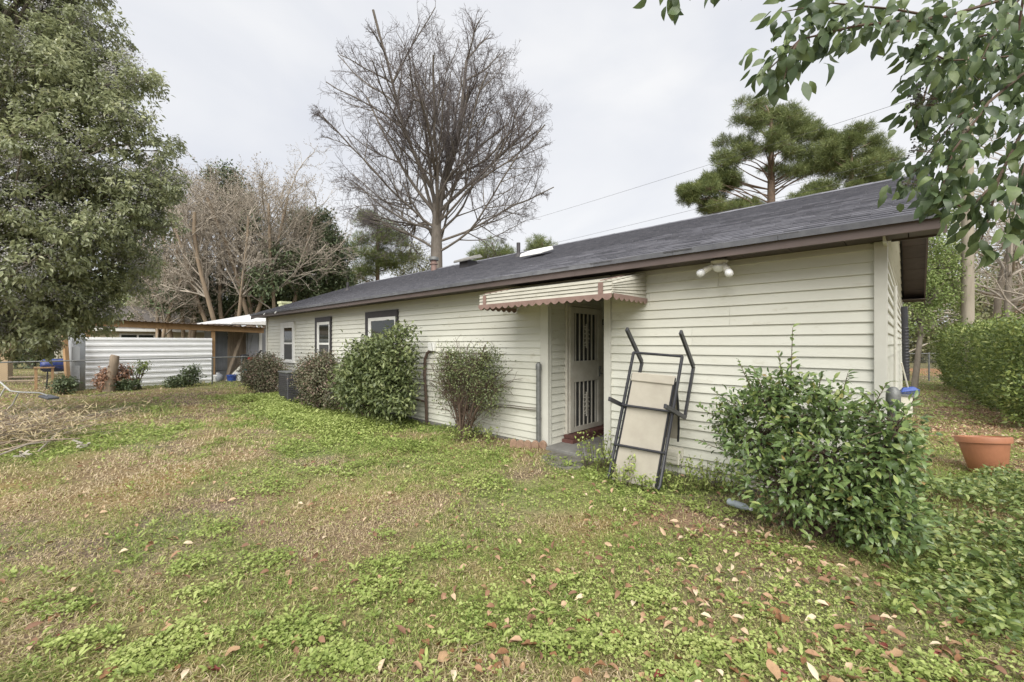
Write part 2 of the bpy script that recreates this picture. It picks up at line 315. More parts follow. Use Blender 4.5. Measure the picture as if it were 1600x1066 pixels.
bp = n.new('ShaderNodeBump'); bp.inputs['Strength'].default_value = .8; bp.inputs['Distance'].default_value = .02; l(nz.outputs[0], bp.inputs['Height']); l(bp.outputs[0], b.inputs['Normal'])
go = mesh_np('ground', V, np.stack([q_, q_+n_, q_+n_+1, q_+1], 1), m_ground, smooth=True); kind(go, 'structure')
ga = go.data.attributes.new('gcol', 'FLOAT_COLOR', 'POINT'); ga.data.foreach_set('color', np.concatenate([colr.reshape(-1, 3), np.ones((len(V), 1))], 1).astype(np.float32).ravel())

# ------------------------------------------------------------------ the house
HX0, HX1, HY1 = -15.74, 0.0, 6.8
RX0, RX1 = -16.09, 0.336               # roof ends
EY, EZ, RY, RZ = -0.40, 2.49, 3.39, 3.87
SL = (RZ-EZ)/(RY-EY)
def roofz(y): return EZ+SL*(y-EY) if y <= RY else RZ-SL*(y-RY)
SOF = 2.375
house = thing('house', 'long single-storey house with cream lap siding and grey shingle roof', 'house')
AL, AR, AD = -3.66, -2.70, 2.2          # entry recess
wall = MB().box(HX0, AL-.02, .02, .14, -.05, SOF).box(AR+.02, HX1-.02, .02, .14, -.05, SOF).box(AL-.02, AR+.02, .02, .14, 2.28, SOF).build('wall', m_siding, house)
EX = .1043
def board(mb, a, b, z0, z1, out_, t=.014):
    # a, b: 2D ends on the wall line; out_: 2D outward unit; slanted lap: bottom proud
    o = np.array(out_); a = np.array(a); b = np.array(b); p = []
    for zz, q, in_ in ((z0, t, -.006),(z1+.012, -.002, -.006)):
        p += [(*(a+o*q), zz), (*(b+o*q), zz), (*(b+o*in_), zz), (*(a+o*in_), zz)]
    return mb.hexa(p)
def lap_wall(a, b, out_, parent, z0=.03, z1=SOF, seams=3.66, rs=1, cuts=None):
    a = np.array(a, float); b = np.array(b, float); Lg = np.linalg.norm(b-a); d = (b-a)/Lg; r = random.Random(rs); z = z0; k = 0
    while z < z1-.02:
        zt = min(z+EX, z1-.012); e = [0.0]
        x = r.uniform(.5, seams) if k % 2 == 0 else e[-1]
        if k % 2: xs = last
        else:
            xs = []
            while x < Lg-.4: xs.append(x); x += seams*r.uniform(.85, 1)
            last = xs
        lo, hi = (0, Lg) if cuts is None else cuts((z+zt)/2)
        pts = [lo]+[q for q in xs if lo+.1 < q < hi-.1]+[hi]
        for s, t in zip(pts[:-1], pts[1:]):
            if t-s > .03: board(MB(), a+d*(s+.0012), a+d*(t-.0012), z, zt, out_, .0175+r.uniform(0, .002)).build('siding_board', m_siding, parent)
        z += EX; k += 1
lap_wall((HX0+.07, 0.02), (-3.80, 0.02), (0, -1), wall, rs=2, z0=-.022)
lap_wall((-2.655, 0.02), (-.08, 0.02), (0, -1), wall, rs=5, seams=3.0, z0=.022)
# recess walls
rw = MB().box(AL-.14, AL-.02, .14, AD, -.05, 2.30).box(AR+.02, AR+.14, .14, AD, -.05, 2.30).box(AL-.14, AR+.14, AD, AD+.1, -.05, 2.30).build('wall', m_siding, house)
lap_wall((AL-.02, .03), (AL-.02, .40), (1, 0), rw, rs=7, z1=2.29)
lap_wall((AL-.02, 1.40), (AL-.02, AD), (1, 0), rw, rs=8, z1=2.29)
lap_wall((AL-.02, .40), (AL-.02, 1.40), (1, 0), rw, rs=9, z0=2.12, z1=2.29)
lap_wall((AL, AD), (AR, AD), (0, -1), rw, rs=10, z1=2.29)
lap_wall((AR+.02, AD), (AR+.02, .05), (-1, 0), rw, rs=11, z1=2.29)
MB().box(AL-.02, AR+.02, .14, AD, 2.30, 2.34).build('recess_ceiling', m_trim, house)
MB().box(AL+.0, AR-.0, -.004, .015, 2.26, SOF).build('header_board', m_trim, house)
# gable wall
gw = MB(); gw.prism([(-.02, .02, -.05), (-.02, HY1, -.05), (-.02, HY1, SOF), (-.02, RY, roofz(RY)-.12), (-.02, .02, SOF)], (-.1, 0, 0)); gw = gw.build('wall', m_siding, house)
def gcut(zm):
    if zm < SOF-.05: return (0, HY1-.1)
    y = EY+(zm+.17-EZ)/SL; return (y-.05, 2*RY-y-.05)
lap_wall((-.02, .05), (-.02, HY1), (1, 0), gw, z1=3.62, rs=13, cuts=gcut, seams=3.4)
MB().box(HX0, HX1, HY1, HY1+.1, -.05, SOF).box(HX0, HX0+.1, .14, HY1, -.05, SOF).build('wall', m_siding, house)
pf = MB().prism([(HX0, .02, SOF), (HX0, HY1, SOF), (HX0, RY, RZ-.12)], (.1, 0, 0)).build('wall', m_siding, house)
# trim
for x0, x1, y0, y1 in ((-.092, -.004, -.028, .07), (HX0-.018, HX0+.07, -.028, .08), (-3.80, AL, -.028, .025), (AR-.045, AR+.047, -.028, .025), (AL-.02, AL+.003, .026, .06)):
    MB().box(x0, x1, y0, y1, .01, SOF-.003).build('corner_trim', m_trim, house, bevel=.004)
# foundation
MB().box(HX0+.02, HX1-.02, .0, .018, -.2, .03).build('foundation', m_conc, house)
# roof
roof = MB()
for (ya, za, yb, zb) in ((EY, EZ-.02, RY, RZ-.02), (2*RY-EY, EZ-.02, RY, RZ-.02)):
    roof.hexa([(RX0, ya, za-.03), (RX1, ya, za-.03), (RX1, yb, zb-.03), (RX0, yb, zb-.03), (RX0, ya, za), (RX1, ya, za), (RX1, yb, zb), (RX0, yb, zb)])
roof = roof.build('roof', m_shingle, house)
for k in range(5):
    a = RX0+(RX1-RX0)*k/5; b_ = RX0+(RX1-RX0)*(k+1)/5
    MB().box(a+.001, b_-.001, -.38, -.36, 2.350, EZ-.045).build('fascia_board', m_fascia, roof, bevel=.003)
MB().box(RX0, RX1, 2*RY+.36, 2*RY+.38, 2.350, EZ-.045).build('fascia_board', m_fascia, roof)
x = RX0+.02
while x < RX1-.03:
    w = min(.405, RX1-.02-x)
    MB().box(x, x+w-.006, -.359, .018, SOF, SOF+.014).build('soffit_panel', m_soffit, roof); x += .405
MB().box(RX0, RX1, 2*RY+.0, 2*RY+.36, SOF, SOF+.012).build('soffit_panel', m_soffit, roof)
for xa, xb in ((0.02, RX1-.02), (RX0+.02, HX0-.02)):
    for ya, yb in ((-.30, RY), (2*RY+.30, RY)):
        za, zb = roofz(ya)-.11, roofz(yb)-.11; nseg = 9
        for k in range(nseg):
            t0, t1 = k/nseg, (k+1)/nseg-.003
            y0, y1, z0_, z1_ = ya+(yb-ya)*t0, ya+(yb-ya)*t1, za+(zb-za)*t0, za+(zb-za)*t1
            MB().hexa([(xa, y0, z0_-.01), (xb, y0, z0_-.01), (xb, y1, z1_-.01), (xa, y1, z1_-.01), (xa, y0, z0_), (xb, y0, z0_), (xb, y1, z1_), (xa, y1, z1_)]).build('soffit_panel', m_soffit, roof)
for xr in (RX1-.02, RX0):
    for ya, yb in ((-.379, RY), (2*RY+.379, RY)):
        za, zb = roofz(ya)-.055, roofz(yb)-.055
        MB().hexa([(xr, ya, za-.13), (xr+.02, ya, za-.13), (xr+.02, yb, zb-.13), (xr, yb, zb-.13), (xr, ya, za), (xr+.02, ya, za), (xr+.02, yb, zb), (xr, yb, zb)]).build('rake_board', m_fascia, roof)
MB().box(.02, RX1-.022, -.02, .0, 2.36, 2.62).build('eave_return', m_soffit, roof)
MB().tube([(.032, .62, 2.05), (.034, .62, 1.0), (.034, .62, .02)], .014, 8).build('conduit', m_trim, house, True)
# shingles: near slope, lapped tabs
sn = math.hypot(RY-EY, RZ-EZ); sy, sz = (RY-EY)/sn, (RZ-EZ)/sn
rows = int(sn/.127)+1; tabs = []
r_ = random.Random(4)
for i in range(rows):
    off = (i % 2)*.152+r_.uniform(-.02, .02); s0 = i*.127; x = RX1-.0-off
    while x > RX0:
        w = min(.305, x-RX0)
        if w > .03: tabs.append((x, w, s0, i))
        x -= .305
    if off > .03: tabs.append((RX1, off, s0, i))
def shv(x, w, s0, jit):
    p = []
    for s, lift in ((s0-.012+jit, .016), (min(s0+.14, sn), .002)):
        y = EY+sy*s; z = EZ-.02+sz*s
        for dz in (0, 1):
            for xx in ((x-w+.004), x-.004): p.append((xx, y-sz*(lift*dz+.000), z+sy*lift*dz+.001))
    a0, b0, a1, b1, c0, d0, c1, d1 = p
    return [a0, b0, d0, c0, a1, b1, d1, c1]
tabs.sort(key=lambda t: (t[0]-t[1]/2-CAM[0])**2+(EY+sy*t[2]-CAM[1])**2)
for t in tabs[:290]: MB().hexa(shv(t[0], t[1], t[2], r_.uniform(-.012, .012))).build('shingle', m_shingle, roof)
rest = MB()
for t in tabs[290:]: rest.hexa(shv(t[0], t[1], t[2], r_.uniform(-.006, .006)))
kind(rest.build('shingle_field', m_shingle, roof), 'stuff')
x = RX0
while x < RX1-.01:
    w = min(.96, RX1-x)
    MB().hexa([(x+.002, EY-.012, EZ-.062), (x+w-.002, EY-.012, EZ-.062), (x+w-.002, EY+.012, EZ-.058), (x+.002, EY+.012, EZ-.058), (x+.002, EY-.018, EZ-.012), (x+w-.002, EY-.018, EZ-.012), (x+w-.002, EY+.03, EZ+.006), (x+.002, EY+.03, EZ+.006)]).build('eave_edge', m_drip, roof); x += .96
for k in range(54):
    xa = RX0+k*.304; xb = min(xa+.312, RX1)
    MB().add([(xa, RY-.14, RZ-.055), (xb, RY-.14, RZ-.055), (xb, RY, RZ+.006+.004*(k % 2)), (xa, RY, RZ+.006), (xb, RY+.14, RZ-.055), (xa, RY+.14, RZ-.055)], [(0,1,2,3), (3,2,4,5)]).build('ridge_cap', m_shingle, roof)
# roof fittings
def rp(x, y): return (x, y, roofz(y))
v = rp(-10.74, 3.2); MB().lathe([(.085, -.1), (.085, .30)], 14, Matrix.Translation(v)).build('flue_pipe', m_awnb, roof, True)
MB().lathe([(.12, .17), (.12, .2), (.09, .2)], 14, Matrix.Translation(v)).build('flue_collar', m_awnb, roof, True)
MB().lathe([(.12, .28), (.15, .30), (.15, .38), (.03, .42)], 14, Matrix.Translation(v)).build('flue_cap', m_galv, roof, True)
v = rp(-8.07, 2.3); MB().box(v[0]-.16, v[0]+.16, v[1]-.16, v[1]+.16, v[2]-.08, v[2]+.12).build('vent_base', m_dark, roof)
MB().hexa([(v[0]-.27, v[1]-.27, v[2]+.06), (v[0]+.27, v[1]-.27, v[2]+.06), (v[0]+.27, v[1]+.27, v[2]+.22), (v[0]-.27, v[1]+.27, v[2]+.22), (v[0]-.27, v[1]-.27, v[2]+.12), (v[0]+.27, v[1]-.27, v[2]+.12), (v[0]+.22, v[1]+.22, v[2]+.3), (v[0]-.22, v[1]+.22, v[2]+.3)]).build('vent_cap', m_conc, roof, bevel=.02)
for x_, y_, h_, r0_ in ((-6.46, 2.42, .30, .045), (-13.76, 1.87, .25, .04)):
    v = rp(x_, y_); MB().lathe([(.11, -.05), (.06, .06), (r0_, .07), (r0_, h_), (r0_*.7, h_)], 12, Matrix.Translation(v)).build('vent_pipe', m_dark, roof, True)
v = rp(-5.27, 1.64); MB().hexa([(v[0]-.28, v[1]-.2, v[2]-.02), (v[0]+.28, v[1]-.2, v[2]-.02), (v[0]+.28, v[1]+.2, v[2]+.12), (v[0]-.28, v[1]+.2, v[2]+.12), (v[0]-.26, v[1]-.18, v[2]+.05), (v[0]+.26, v[1]-.18, v[2]+.05), (v[0]+.26, v[1]+.18, v[2]+.19), (v[0]-.26, v[1]+.18, v[2]+.19)]).build('flat_roof_vent', m_white, roof, bevel=.015)
for x_ in (-14.55, -13.55): MB().box(x_-.04, x_+.04, -.40, -.382, 2.43, 2.46).tube([(x_, -.40, 2.445), (x_, -.44, 2.42), (x_, -.45, 2.39)], .014, 6).build('fascia_clip', m_white, roof)
# windows
def window(x0, x1, z0, z1, trim, tw, top):
    w = MB(); y = -.026
    w.box(x0, x0+tw, y-.012, .01, z0, z1).box(x1-tw*.45, x1, y-.012, .01, z0, z1).box(x0+tw, x1-tw*.45, y-.012, .01, z1-top, z1).box(x0+tw, x1-tw*.45, y-.02, .01, z0, z0+.05)
    w = w.build('window', trim, house); a, b_ = x0+tw, x1-tw*.45; t = z1-top; m = (z0+t)/2+.02
    MB().box(a, a+.12, -.034, .0, z0+.05, t).box(b_-.05, b_, -.034, .0, z0+.05, t).box(a+.12, b_-.05, -.034, .0, t-.07, t).box(a+.12, b_-.05, -.032, .0, m-.025, m+.025).box(a+.12, b_-.05, -.032, 0, z0+.05, z0+.1).build('frame', m_white, w)
    MB().box(a+.12, b_-.05, -.022, -.012, m+.025, t-.07).build('pane', m_glass, w)
    MB().box(a+.12, b_-.05, -.022, -.012, z0+.1, m-.025).build('pane', m_screen, w)
window(-14.35, -13.27, .92, 2.15, m_white, .16, .10)
window(-11.73, -10.76, .88, 2.20, m_dark, .13, .13)
window(-8.95, -7.62, .90, 2.21, m_dark, .13, .14)
# security door in the recess' side wall
DY0, DY1, DZ0, DZ1 = .43, 1.36, .13, 2.09; dx = AL+.002
door = MB().box(dx-.01, dx+.03, DY0-.03, DY0+.02, DZ0, DZ1+.02).box(dx-.01, dx+.03, DY1-.02, DY1+.03, DZ0, DZ1+.02).box(dx-.01, dx+.03, DY0+.02, DY1-.02, DZ1-.02, DZ1+.02).build('door', m_door, house)
a, b_ = DY0+.025, DY1-.025; fx0, fx1 = dx+.012, dx+.048
f = MB().box(fx0, fx1, a, a+.10, DZ0+.02, DZ1-.03).box(fx0, fx1, b_-.10, b_, DZ0+.02, DZ1-.03)
for z0_, z1_ in ((DZ0+.02, DZ0+.09), (.91, .97), (1.17, 1.23), (DZ1-.12, DZ1-.03)): f.box(fx0, fx1, a+.1, b_-.1, z0_, z1_)
f.build('door_frame', m_door, door)
MB().box(fx0+.006, fx1-.008, a+.1, b_-.1, .97, 1.17).build('kick_panel', m_door, door)
MB().box(dx+.004, dx+.010, a+.02, b_-.02, DZ0+.03, DZ1-.05).build('door_glass', m_iron, door)
for zz0, zz1 in ((DZ0+.09, .91), (1.23, DZ1-.12)):
    for k in range(6):
        y = a+.1+(b_-a-.2)*(k+.5)/6+(.0); MB().box(fx0+.010, fx0+.026, y-.009, y+.009, zz0, zz1).build('bar', m_door, door)
    zc = (zz0+zz1)/2+(.02 if zz0 > 1 else -.02); yc = (a+b_)/2; sc = MB()
    for sg in (1, -1):
        for k, (h0, rr) in enumerate(((.0, .045), (.07, .04), (-.07, .04), (.13, .025), (-.13, .025))):
            sc.tube([(fx1-.006, yc+sg*(.01+rr*(1-math.cos(t))*.9), zc+h0+rr*math.sin(t)*.9) for t in np.linspace(-2.2, 2.6, 12)], .006, 5)
    sc.tube([(fx1-.006, yc, zc-.19), (fx1-.006, yc, zc+.19)], .009, 6); sc.build('scroll_ornament', m_door, door, True)
MB().box(fx1, fx1+.008, b_-.085, b_-.045, .96, 1.13).build('lock_plate', m_galv, door)
MB().tube([(fx1, b_-.065, 1.01), (fx1+.05, b_-.065, 1.01), (fx1+.055, b_-.13, 1.01)], .012, 8).build('handle', m_galv, door, True)
MB().lathe([(.022, 0), (.022, .02), (.012, .025)], 12, Matrix.Translation((fx1+.005, b_-.065, 1.10)) @ Matrix.Rotation(PI/2, 4, 'Y')).build('deadbolt', m_galv, door, True)
# sconce past the door
MB().lathe([(.05, 0), (.05, .02), (.03, .03), (.03, .09), (.055, .10), (.06, .16), (.0, .18)], 14, Matrix.Translation((AL, 1.45, 1.86)) @ Matrix.Rotation(PI/2, 4, 'Y')).build('wall_lamp', m_black, house, True)
# brick doorstep, slab, landing
step = thing('doorstep', 'low dark red brick step under the security door', 'step', (AL+.15, .9, 0))
for c_ in range(2):
    y = .30+c_*.05
    while y < 1.5:
        MB().box(AL+.005, AL+.20-.012*c_, y, y+.20, .035+c_*.055, .035+c_*.055+.05).build('brick', m_brick, step, bevel=.004); y += .21
sl = MB().box(AL-.01, AR+.01, -.10, AD, -.1, .035).build('porch_slab', m_conc, bevel=.006); tag(sl, 'grey concrete floor slab of the entry recess', 'slab')
ln = MB().prism([(-3.50, -.13, -.06), (-3.46, -.42, -.06), (-3.3, -.62, -.06), (-2.95, -.70, -.06), (-2.78, -.52, -.06), (-2.80, -.13, -.06)], (0, 0, .068)).build('landing_slab', m_slab, bevel=.012); tag(ln, 'weathered concrete landing half buried in weeds before the entry', 'slab')
for k, (x_, y_, a_) in enumerate(((-3.95, -.30, .5), (-3.86, -.25, .4), (-3.77, -.19, .3), (-3.69, -.12, .2), (-4.05, -.33, .7))):
    mb = MB(); pr_ = [(-.055, -.03)]+[(.055*math.cos(t), .055*math.sin(t)+.02) for t in np.linspace(PI, 0, 9)]+[(.055, -.03)]
    o = mb.prism([(u*1.0, 0, w*1.1) for u, w in pr_], (0, .05, 0)).build('edging_brick', m_terra_e, bevel=.004); o.location = (x_, y_, .03); o.rotation_euler = (.15, .1*math.sin(k*3), a_)
    tag(o, 'scalloped terracotta edging brick at the foot of the steel entry post', 'edging brick', 'scalloped edging bricks')
# awning
AX0, AX1, AYF = -4.27, -2.19, -.78; zt, zf, zb_ = 2.345, 2.165, 2.035
awn = thing('awning', 'cream metal slat awning with brown scalloped valance over the entry', 'awning', ((AX0+AX1)/2, 0, zt))
ns = 7
for k in range(ns):
    y0 = -.0+(AYF)*k/ns; y1 = AYF*(k+1)/ns; z0_ = zt+(zf-zt)*k/ns; z1_ = zt+(zf-zt)*(k+1)/ns
    MB().hexa([(AX0, y0, z0_-.006), (AX1, y0, z0_-.006), (AX1, y1-.012, z1_+.004), (AX0, y1-.012, z1_+.004), (AX0, y0, z0_), (AX1, y0, z0_), (AX1, y1-.012, z1_+.012), (AX0, y1-.012, z1_+.012)]).build('top_slat', m_awn, awn)
for k in range(3):
    z1_ = zf-.004-(zf-zb_)*k/3; z0_ = zf-(zf-zb_)*(k+1)/3+.003
    MB().hexa([(AX0, AYF-.016, z0_), (AX1, AYF-.016, z0_), (AX1, AYF-.004, z0_), (AX0, AYF-.004, z0_), (AX0, AYF-.006, z1_), (AX1, AYF-.006, z1_), (AX1, AYF+.004, z1_), (AX0, AYF+.004, z1_)]).build('front_slat', m_awn, awn)
for xs, sg in ((AX0, -1), (AX1, 1)):
    for k in range(6):
        f0, f1 = k/6, (k+1)/6-.015
        za0, za1 = zb_+(zt-zb_)*f0, zb_+(zt-zb_)*f1; zb0, zb1 = zb_+(zf-zb_)*f0, zb_+(zf-zb_)*f1
        MB().hexa([(xs+sg*.014, 0, za0), (xs+sg*.014, AYF, zb0), (xs, AYF, zb0), (xs, 0, za0), (xs+sg*.003, 0, za1), (xs+sg*.003, AYF, zb1), (xs-sg*.006, AYF, zb1), (xs-sg*.006, 0, za1)][::1] if sg < 0 else
                  [(xs, 0, za0), (xs, AYF, zb0), (xs+sg*.014, AYF, zb0), (xs+sg*.014, 0, za0), (xs-sg*.006, 0, za1), (xs-sg*.006, AYF, zb1), (xs+sg*.003, AYF, zb1), (xs+sg*.003, 0, za1)]).build('side_slat', m_awn, awn)
def scallop(p0, p1, n, drop, thick, top):
    p0, p1 = Vector(p0), Vector(p1); pts = []; m = n*8
    for i in range(m+1):
        t = i/m; ph = (t*n) % 1; z = top-drop*(.55+.45*abs(math.sin(PI*t*n))); q = p0.lerp(p1, t); pts.append((q.x, q.y, z))
    V = []; Fc = []
    nn = (p1-p0).cross(Vector((0, 0, 1))).normalized()*thick
    for x_, y_, z_ in pts:
        for dd in (Vector((0,0,0)), nn): V += [(x_+dd.x, y_+dd.y, top), (x_+dd.x, y_+dd.y, z_)]
    for i in range(m):
        a = i*4; Fc += [(a, a+1, a+5, a+4), (a+2, a+6, a+7, a+3), (a+1, a+3, a+7, a+5), (a, a+4, a+6, a+2)]
    return MB().add(V, Fc)
scallop((AX0-.01, AYF-.018, 0), (AX1+.01, AYF-.018, 0), 18, .072, .008, zb_+.004).build('valance', m_awnb, awn)
scallop((AX1+.018, AYF-.01, 0), (AX1+.018, 0, 0), 7, .07, .008, zb_+.004).build('valance', m_awnb, awn)
scallop((AX0-.018, 0, 0), (AX0-.018, AYF-.01, 0), 7, .07, .008, zb_+.004).build('valance', m_awnb, awn)
for xs in (AX0+.11, AX1-.13):
    MB().box(xs-.03, xs+.03, AYF-.024, AYF-.018, zb_+.005, zf).build('strap', m_awnb, awn)
    MB().hexa([(xs-.012, -.02, zt+.012), (xs+.012, -.02, zt+.012), (xs+.012, AYF-.01, zf+.018), (xs-.012, AYF-.01, zf+.018), (xs-.012, -.02, zt+.02), (xs+.012, -.02, zt+.02), (xs+.012, AYF-.01, zf+.028), (xs-.012, AYF-.01, zf+.028)]).build('top_strip', m_awnb, awn)
# floodlight under the eave
fl = thing('floodlight', 'twin-bulb white motion-sensor floodlight under the eave', 'floodlight', (-1.3, -.17, SOF))
T = Matrix.Translation((-1.3, -.17, SOF))
MB().lathe([(.05, .0), (.075, -.012), (.075, -.02), (.06, -.03)], 18, T).build('ceiling_plate', m_galv, fl, True)
MB().lathe([(.085, -.028), (.06, -.055), (.035, -.075), (.03, -.08)], 18, T).build('canopy', m_offwhite, fl, True)
MB().lathe([(.058, -.075), (.062, -.09), (.045, -.125), (.02, -.14), (.0, -.143)], 16, T @ Matrix.Translation((0, -.02, 0))).build('sensor_head', m_white, fl, True)
for sx, dv in ((-1, Vector((-.75, -.35, -.50))), (1, Vector((.45, -.45, -.72)))):
    p = Vector((-1.3+sx*.05, -.19, SOF-.065)); q = dv.to_track_quat('Z', 'Y').to_matrix().to_4x4(); MM = Matrix.Translation(p) @ q
    MB().lathe([(.018, 0), (.028, .01), (.034, .09), (.036, .105), (.03, .105)], 14, MM).build('socket', m_offwhite, fl, True)
    MB().lathe([(.022, .10), (.036, .12), (.041, .145), (.036, .168), (.02, .182), (.0, .186)], 16, MM).build('bulb', m_bulb, fl, True)
# dryer vent, meter box + conduit, cable, posts
vt = thing('dryer_vent', 'small weathered white vent hood low on the siding', 'vent', (-1.85, -.03, .22))
MB().hexa([(-1.95, -.10, .14), (-1.75, -.10, .14), (-1.75, .0, .14), (-1.95, .0, .14), (-1.95, -.055, .30), (-1.75, -.055, .30), (-1.75, .0, .30), (-1.95, .0, .30)]).build('hood', m_offwhite, vt, bevel=.006)
MB().box(-1.965, -1.735, -.012, .003, .12, .32).build('flange', m_offwhite, vt)
for k in range(3): MB().box(-1.94, -1.76, -.108, -.098, .155+k*.042, .19+k*.042).build('louvre', m_offwhite, vt)
cb = thing('cable_conduit', 'rusty bent pipe rising to a small white junction box', 'pipe', (-6.55, -.03, 0))
MB().tube([(-6.56, -.05, -.05), (-6.57, -.06, .5), (-6.60, -.07, .9), (-6.60, -.06, 1.2), (-6.54, -.05, 1.32), (-6.46, -.04, 1.37)], .028, 8).build('pipe', m_pipe, cb, True)
MB().tube([(-7.05, -.05, .42), (-6.56, -.07, .40)], .02, 8).build('side_pipe', m_pipe, cb, True)
MB().box(-6.52, -6.34, -.06, .006, 1.36, 1.52).build('junction_box', m_white, cb, bevel=.01)
cable = MB()
for zo in (0, .03):
    cable.tube([(-6.5+(2.72)*t, -.03-.04*math.sin(PI*t), .72-.10*t-zo+.06*math.cos(9*t)-.22*math.sin(PI*t)) for t in np.linspace(0, 1, 24)], .006, 5)
tag(cable.build('wall_cable', m_pipe, None, True), 'thin dark cables sagging along the cream siding', 'cable')
def fpost(x_, y_, h, r0, label):
    t = thing('fence_post', label, 'post', (x_, y_, 0)); TT = Matrix.Translation((x_, y_, 0))
    MB().lathe([(r0, -.1), (r0, h)], 16, TT).build('pole', m_galv, t, True)
    MB().lathe([(r0+.008, h-.05), (r0+.008, h+.0), (r0+.004, h+.03), (r0*.6, h+.055), (0, h+.06)], 16, TT).build('cap', m_galv, t, True)
    MB().lathe([(r0+.006, h*.35), (r0+.006, h*.35+.025)], 16, TT).build('band', m_galv, t, True)
fpost(-3.79, -.08, 1.17, .034, 'grey steel post with domed cap against the entry corner')
fpost(.05, -.72, 1.13, .034, 'grey steel post with domed cap rising behind the leafy bush')

# ------------------------------------------------------------------ chaise leaning on the wall
lo = thing('chaise_lounge', 'upturned sling chaise lounge with black frame leaning on the wall', 'lounge chair', (-2.0, -.6, 0))
BL, BR, TL, TR = [Vector(q) for q in ((-2.27, -.72, .03), (-1.704, -.70, .034), (-2.127, -.42, 1.40), (-1.591, -.40, 1.367))]
NN = ((TL-BL).cross(BR-BL)).normalized()
if NN.y > 0: NN = -NN
def q(a, b, n=0): return BL.lerp(BR, a).lerp(TL.lerp(TR, a), b)+NN*n
for a in (0, 1):
    MB().tube([q(a, 0, .03), q(a, .03, .0), q(a, .5), q(a, .97), q(a, 1, .0)], .017, 8).build('side_rail', m_black, lo, True)
    ai = .07 if a == 0 else .93
    MB().bar(q(ai, .01, -.005), q(ai, .83, -.005), .018, .018).build('sling_rail', m_black, lo)
for b, n in ((1.0, 0), (.575, .018), (.265, .018)): MB().tube([q(-.01, b, n), q(1.01, b, n)], .014, 8).build('crossbar', m_black, lo, True)
mb = MB(); V = []; Fc = []; na, nb = 8, 24
for j in range(nb+1):
    for i in range(na+1):
        a, b = i/na, j/nb; V.append(q(.07+.86*a, .0+.82*b, -.004-.012*math.sin(PI*a)*math.sin(PI*b)))
for j in range(nb):
    for i in range(na): k = j*(na+1)+i; Fc.append((k, k+1, k+na+2, k+na+1))
mb.add(V, Fc).build('sling', m_sling, lo, True)
MB().hexa([q(.06, .775, .012), q(.94, .775, .012), q(.94, .775, -.02), q(.06, .775, -.02), q(.06, .845, .012), q(.94, .845, .012), q(.94, .845, -.02), q(.06, .845, -.02)]).build('sling_hem', m_sling, lo, bevel=.01)
for a, s in ((0, -1), (1, 1)):
    ao = a+s*.045
    MB().bar(q(ao, .96, -.30), q(ao, 1.155, .22), .026, .05, NN).build('leg', m_black, lo, bevel=.004)
    MB().bar(q(ao, .965, -.305), q(ao, .55, -.30), .026, .045, NN).build('armrest', m_black, lo, bevel=.004)
    MB().bar(q(ao, .553, -.31), q(ao, .60, .29), .026, .045, (0, 0, 1)).build('leg', m_black, lo, bevel=.004)
bp_ = MB(); V = []; Fc = []
for j in range(9):
    for i in range(7): a, b = i/6, j/8; V.append(q(.08+.86*a, .80-.42*b, -.03-.34*math.sin(b*1.3)))
for j in range(8):
    for i in range(6): k = j*7+i; Fc.append((k, k+1, k+8, k+7))
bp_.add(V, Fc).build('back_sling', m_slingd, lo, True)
for a in (.06, .95): MB().tube([q(a, .80-.44*b, -.03-.35*math.sin(b*1.3)) for b in np.linspace(0, 1, 8)], .012, 6).build('back_rail', m_black, lo, True)

# ------------------------------------------------------------------ terracotta pot, broom, drainpipe on the gable
pc = W(1545, 738, 4.95); TP = Matrix.Translation((pc[0], pc[1], -.01)) @ Matrix.Rotation(math.radians(9), 4, Vector((-.7, -.7, 0)))
pot = thing('plant_pot', 'empty tilted terracotta coloured plastic plant pot', 'pot', (pc[0], pc[1], 0))
MB().lathe([(.145, 0), (.152, .01), (.215, .37), (.203, .37), (.14, .03), (0, .03)], 40, TP).build('bowl', m_pot, pot, True)
MB().lathe([(.214, .352), (.234, .356), (.241, .41), (.235, .425), (.214, .425), (.202, .37)], 40, TP).build('rim', m_pot, pot, True)
dp = thing('drain_hose', 'black corrugated drain pipe hanging on the gable wall', 'pipe', (.06, 4.6, .9))
MB().tube([(.05, 4.55, 2.1), (.06, 4.58, 1.7), (.065, 4.6, 1.3), (.075, 4.62, .9)], .042, 10).build('hose', m_black, dp, True)
for k in range(16): MB().lathe([(.043, -.012), (.05, 0), (.043, .012)], 12, Matrix.Translation((.062+.012*k/15, 4.58+.04*k/15, 1.75-.05*k))).build('ring', m_black, dp, True)
ub = thing('utility_box', 'pale utility box fixed low on the gable wall', 'box', (.08, 4.2, .45))
MB().box(.0, .15, 3.75, 4.75, .42, .72).build('case', m_offwhite, ub, bevel=.01); MB().box(-.01, .17, 3.73, 4.77, .72, .735).build('lid', m_galv, ub)
br = thing('broom', 'blue-headed broom with pale handle standing on the gable utility box', 'broom', (.1, 4.0, .735))
MB().tube([(.03, 3.72, 1.22), (.10, 3.98, .83)], .010, 8).build('handle', m_offwhite, br, True)
MB().hexa([(.02, 3.9, .76), (.24, 4.0, .80), (.22, 4.08, .80), (.0, 3.98, .76), (.05, 3.93, .83), (.17, 3.99, .85), (.15, 4.04, .85), (.03, 3.99, .83)]).build('head', m_blue, br, bevel=.008)
bs = MB()
for k in range(14): t = k/13; bs.tube([(.02+.2*t, 3.95+.08*t, .77+.03*t), (.02+.2*t, 3.95+.08*t, .737)], .006, 4)
bs.build('bristles', m_blue, br)
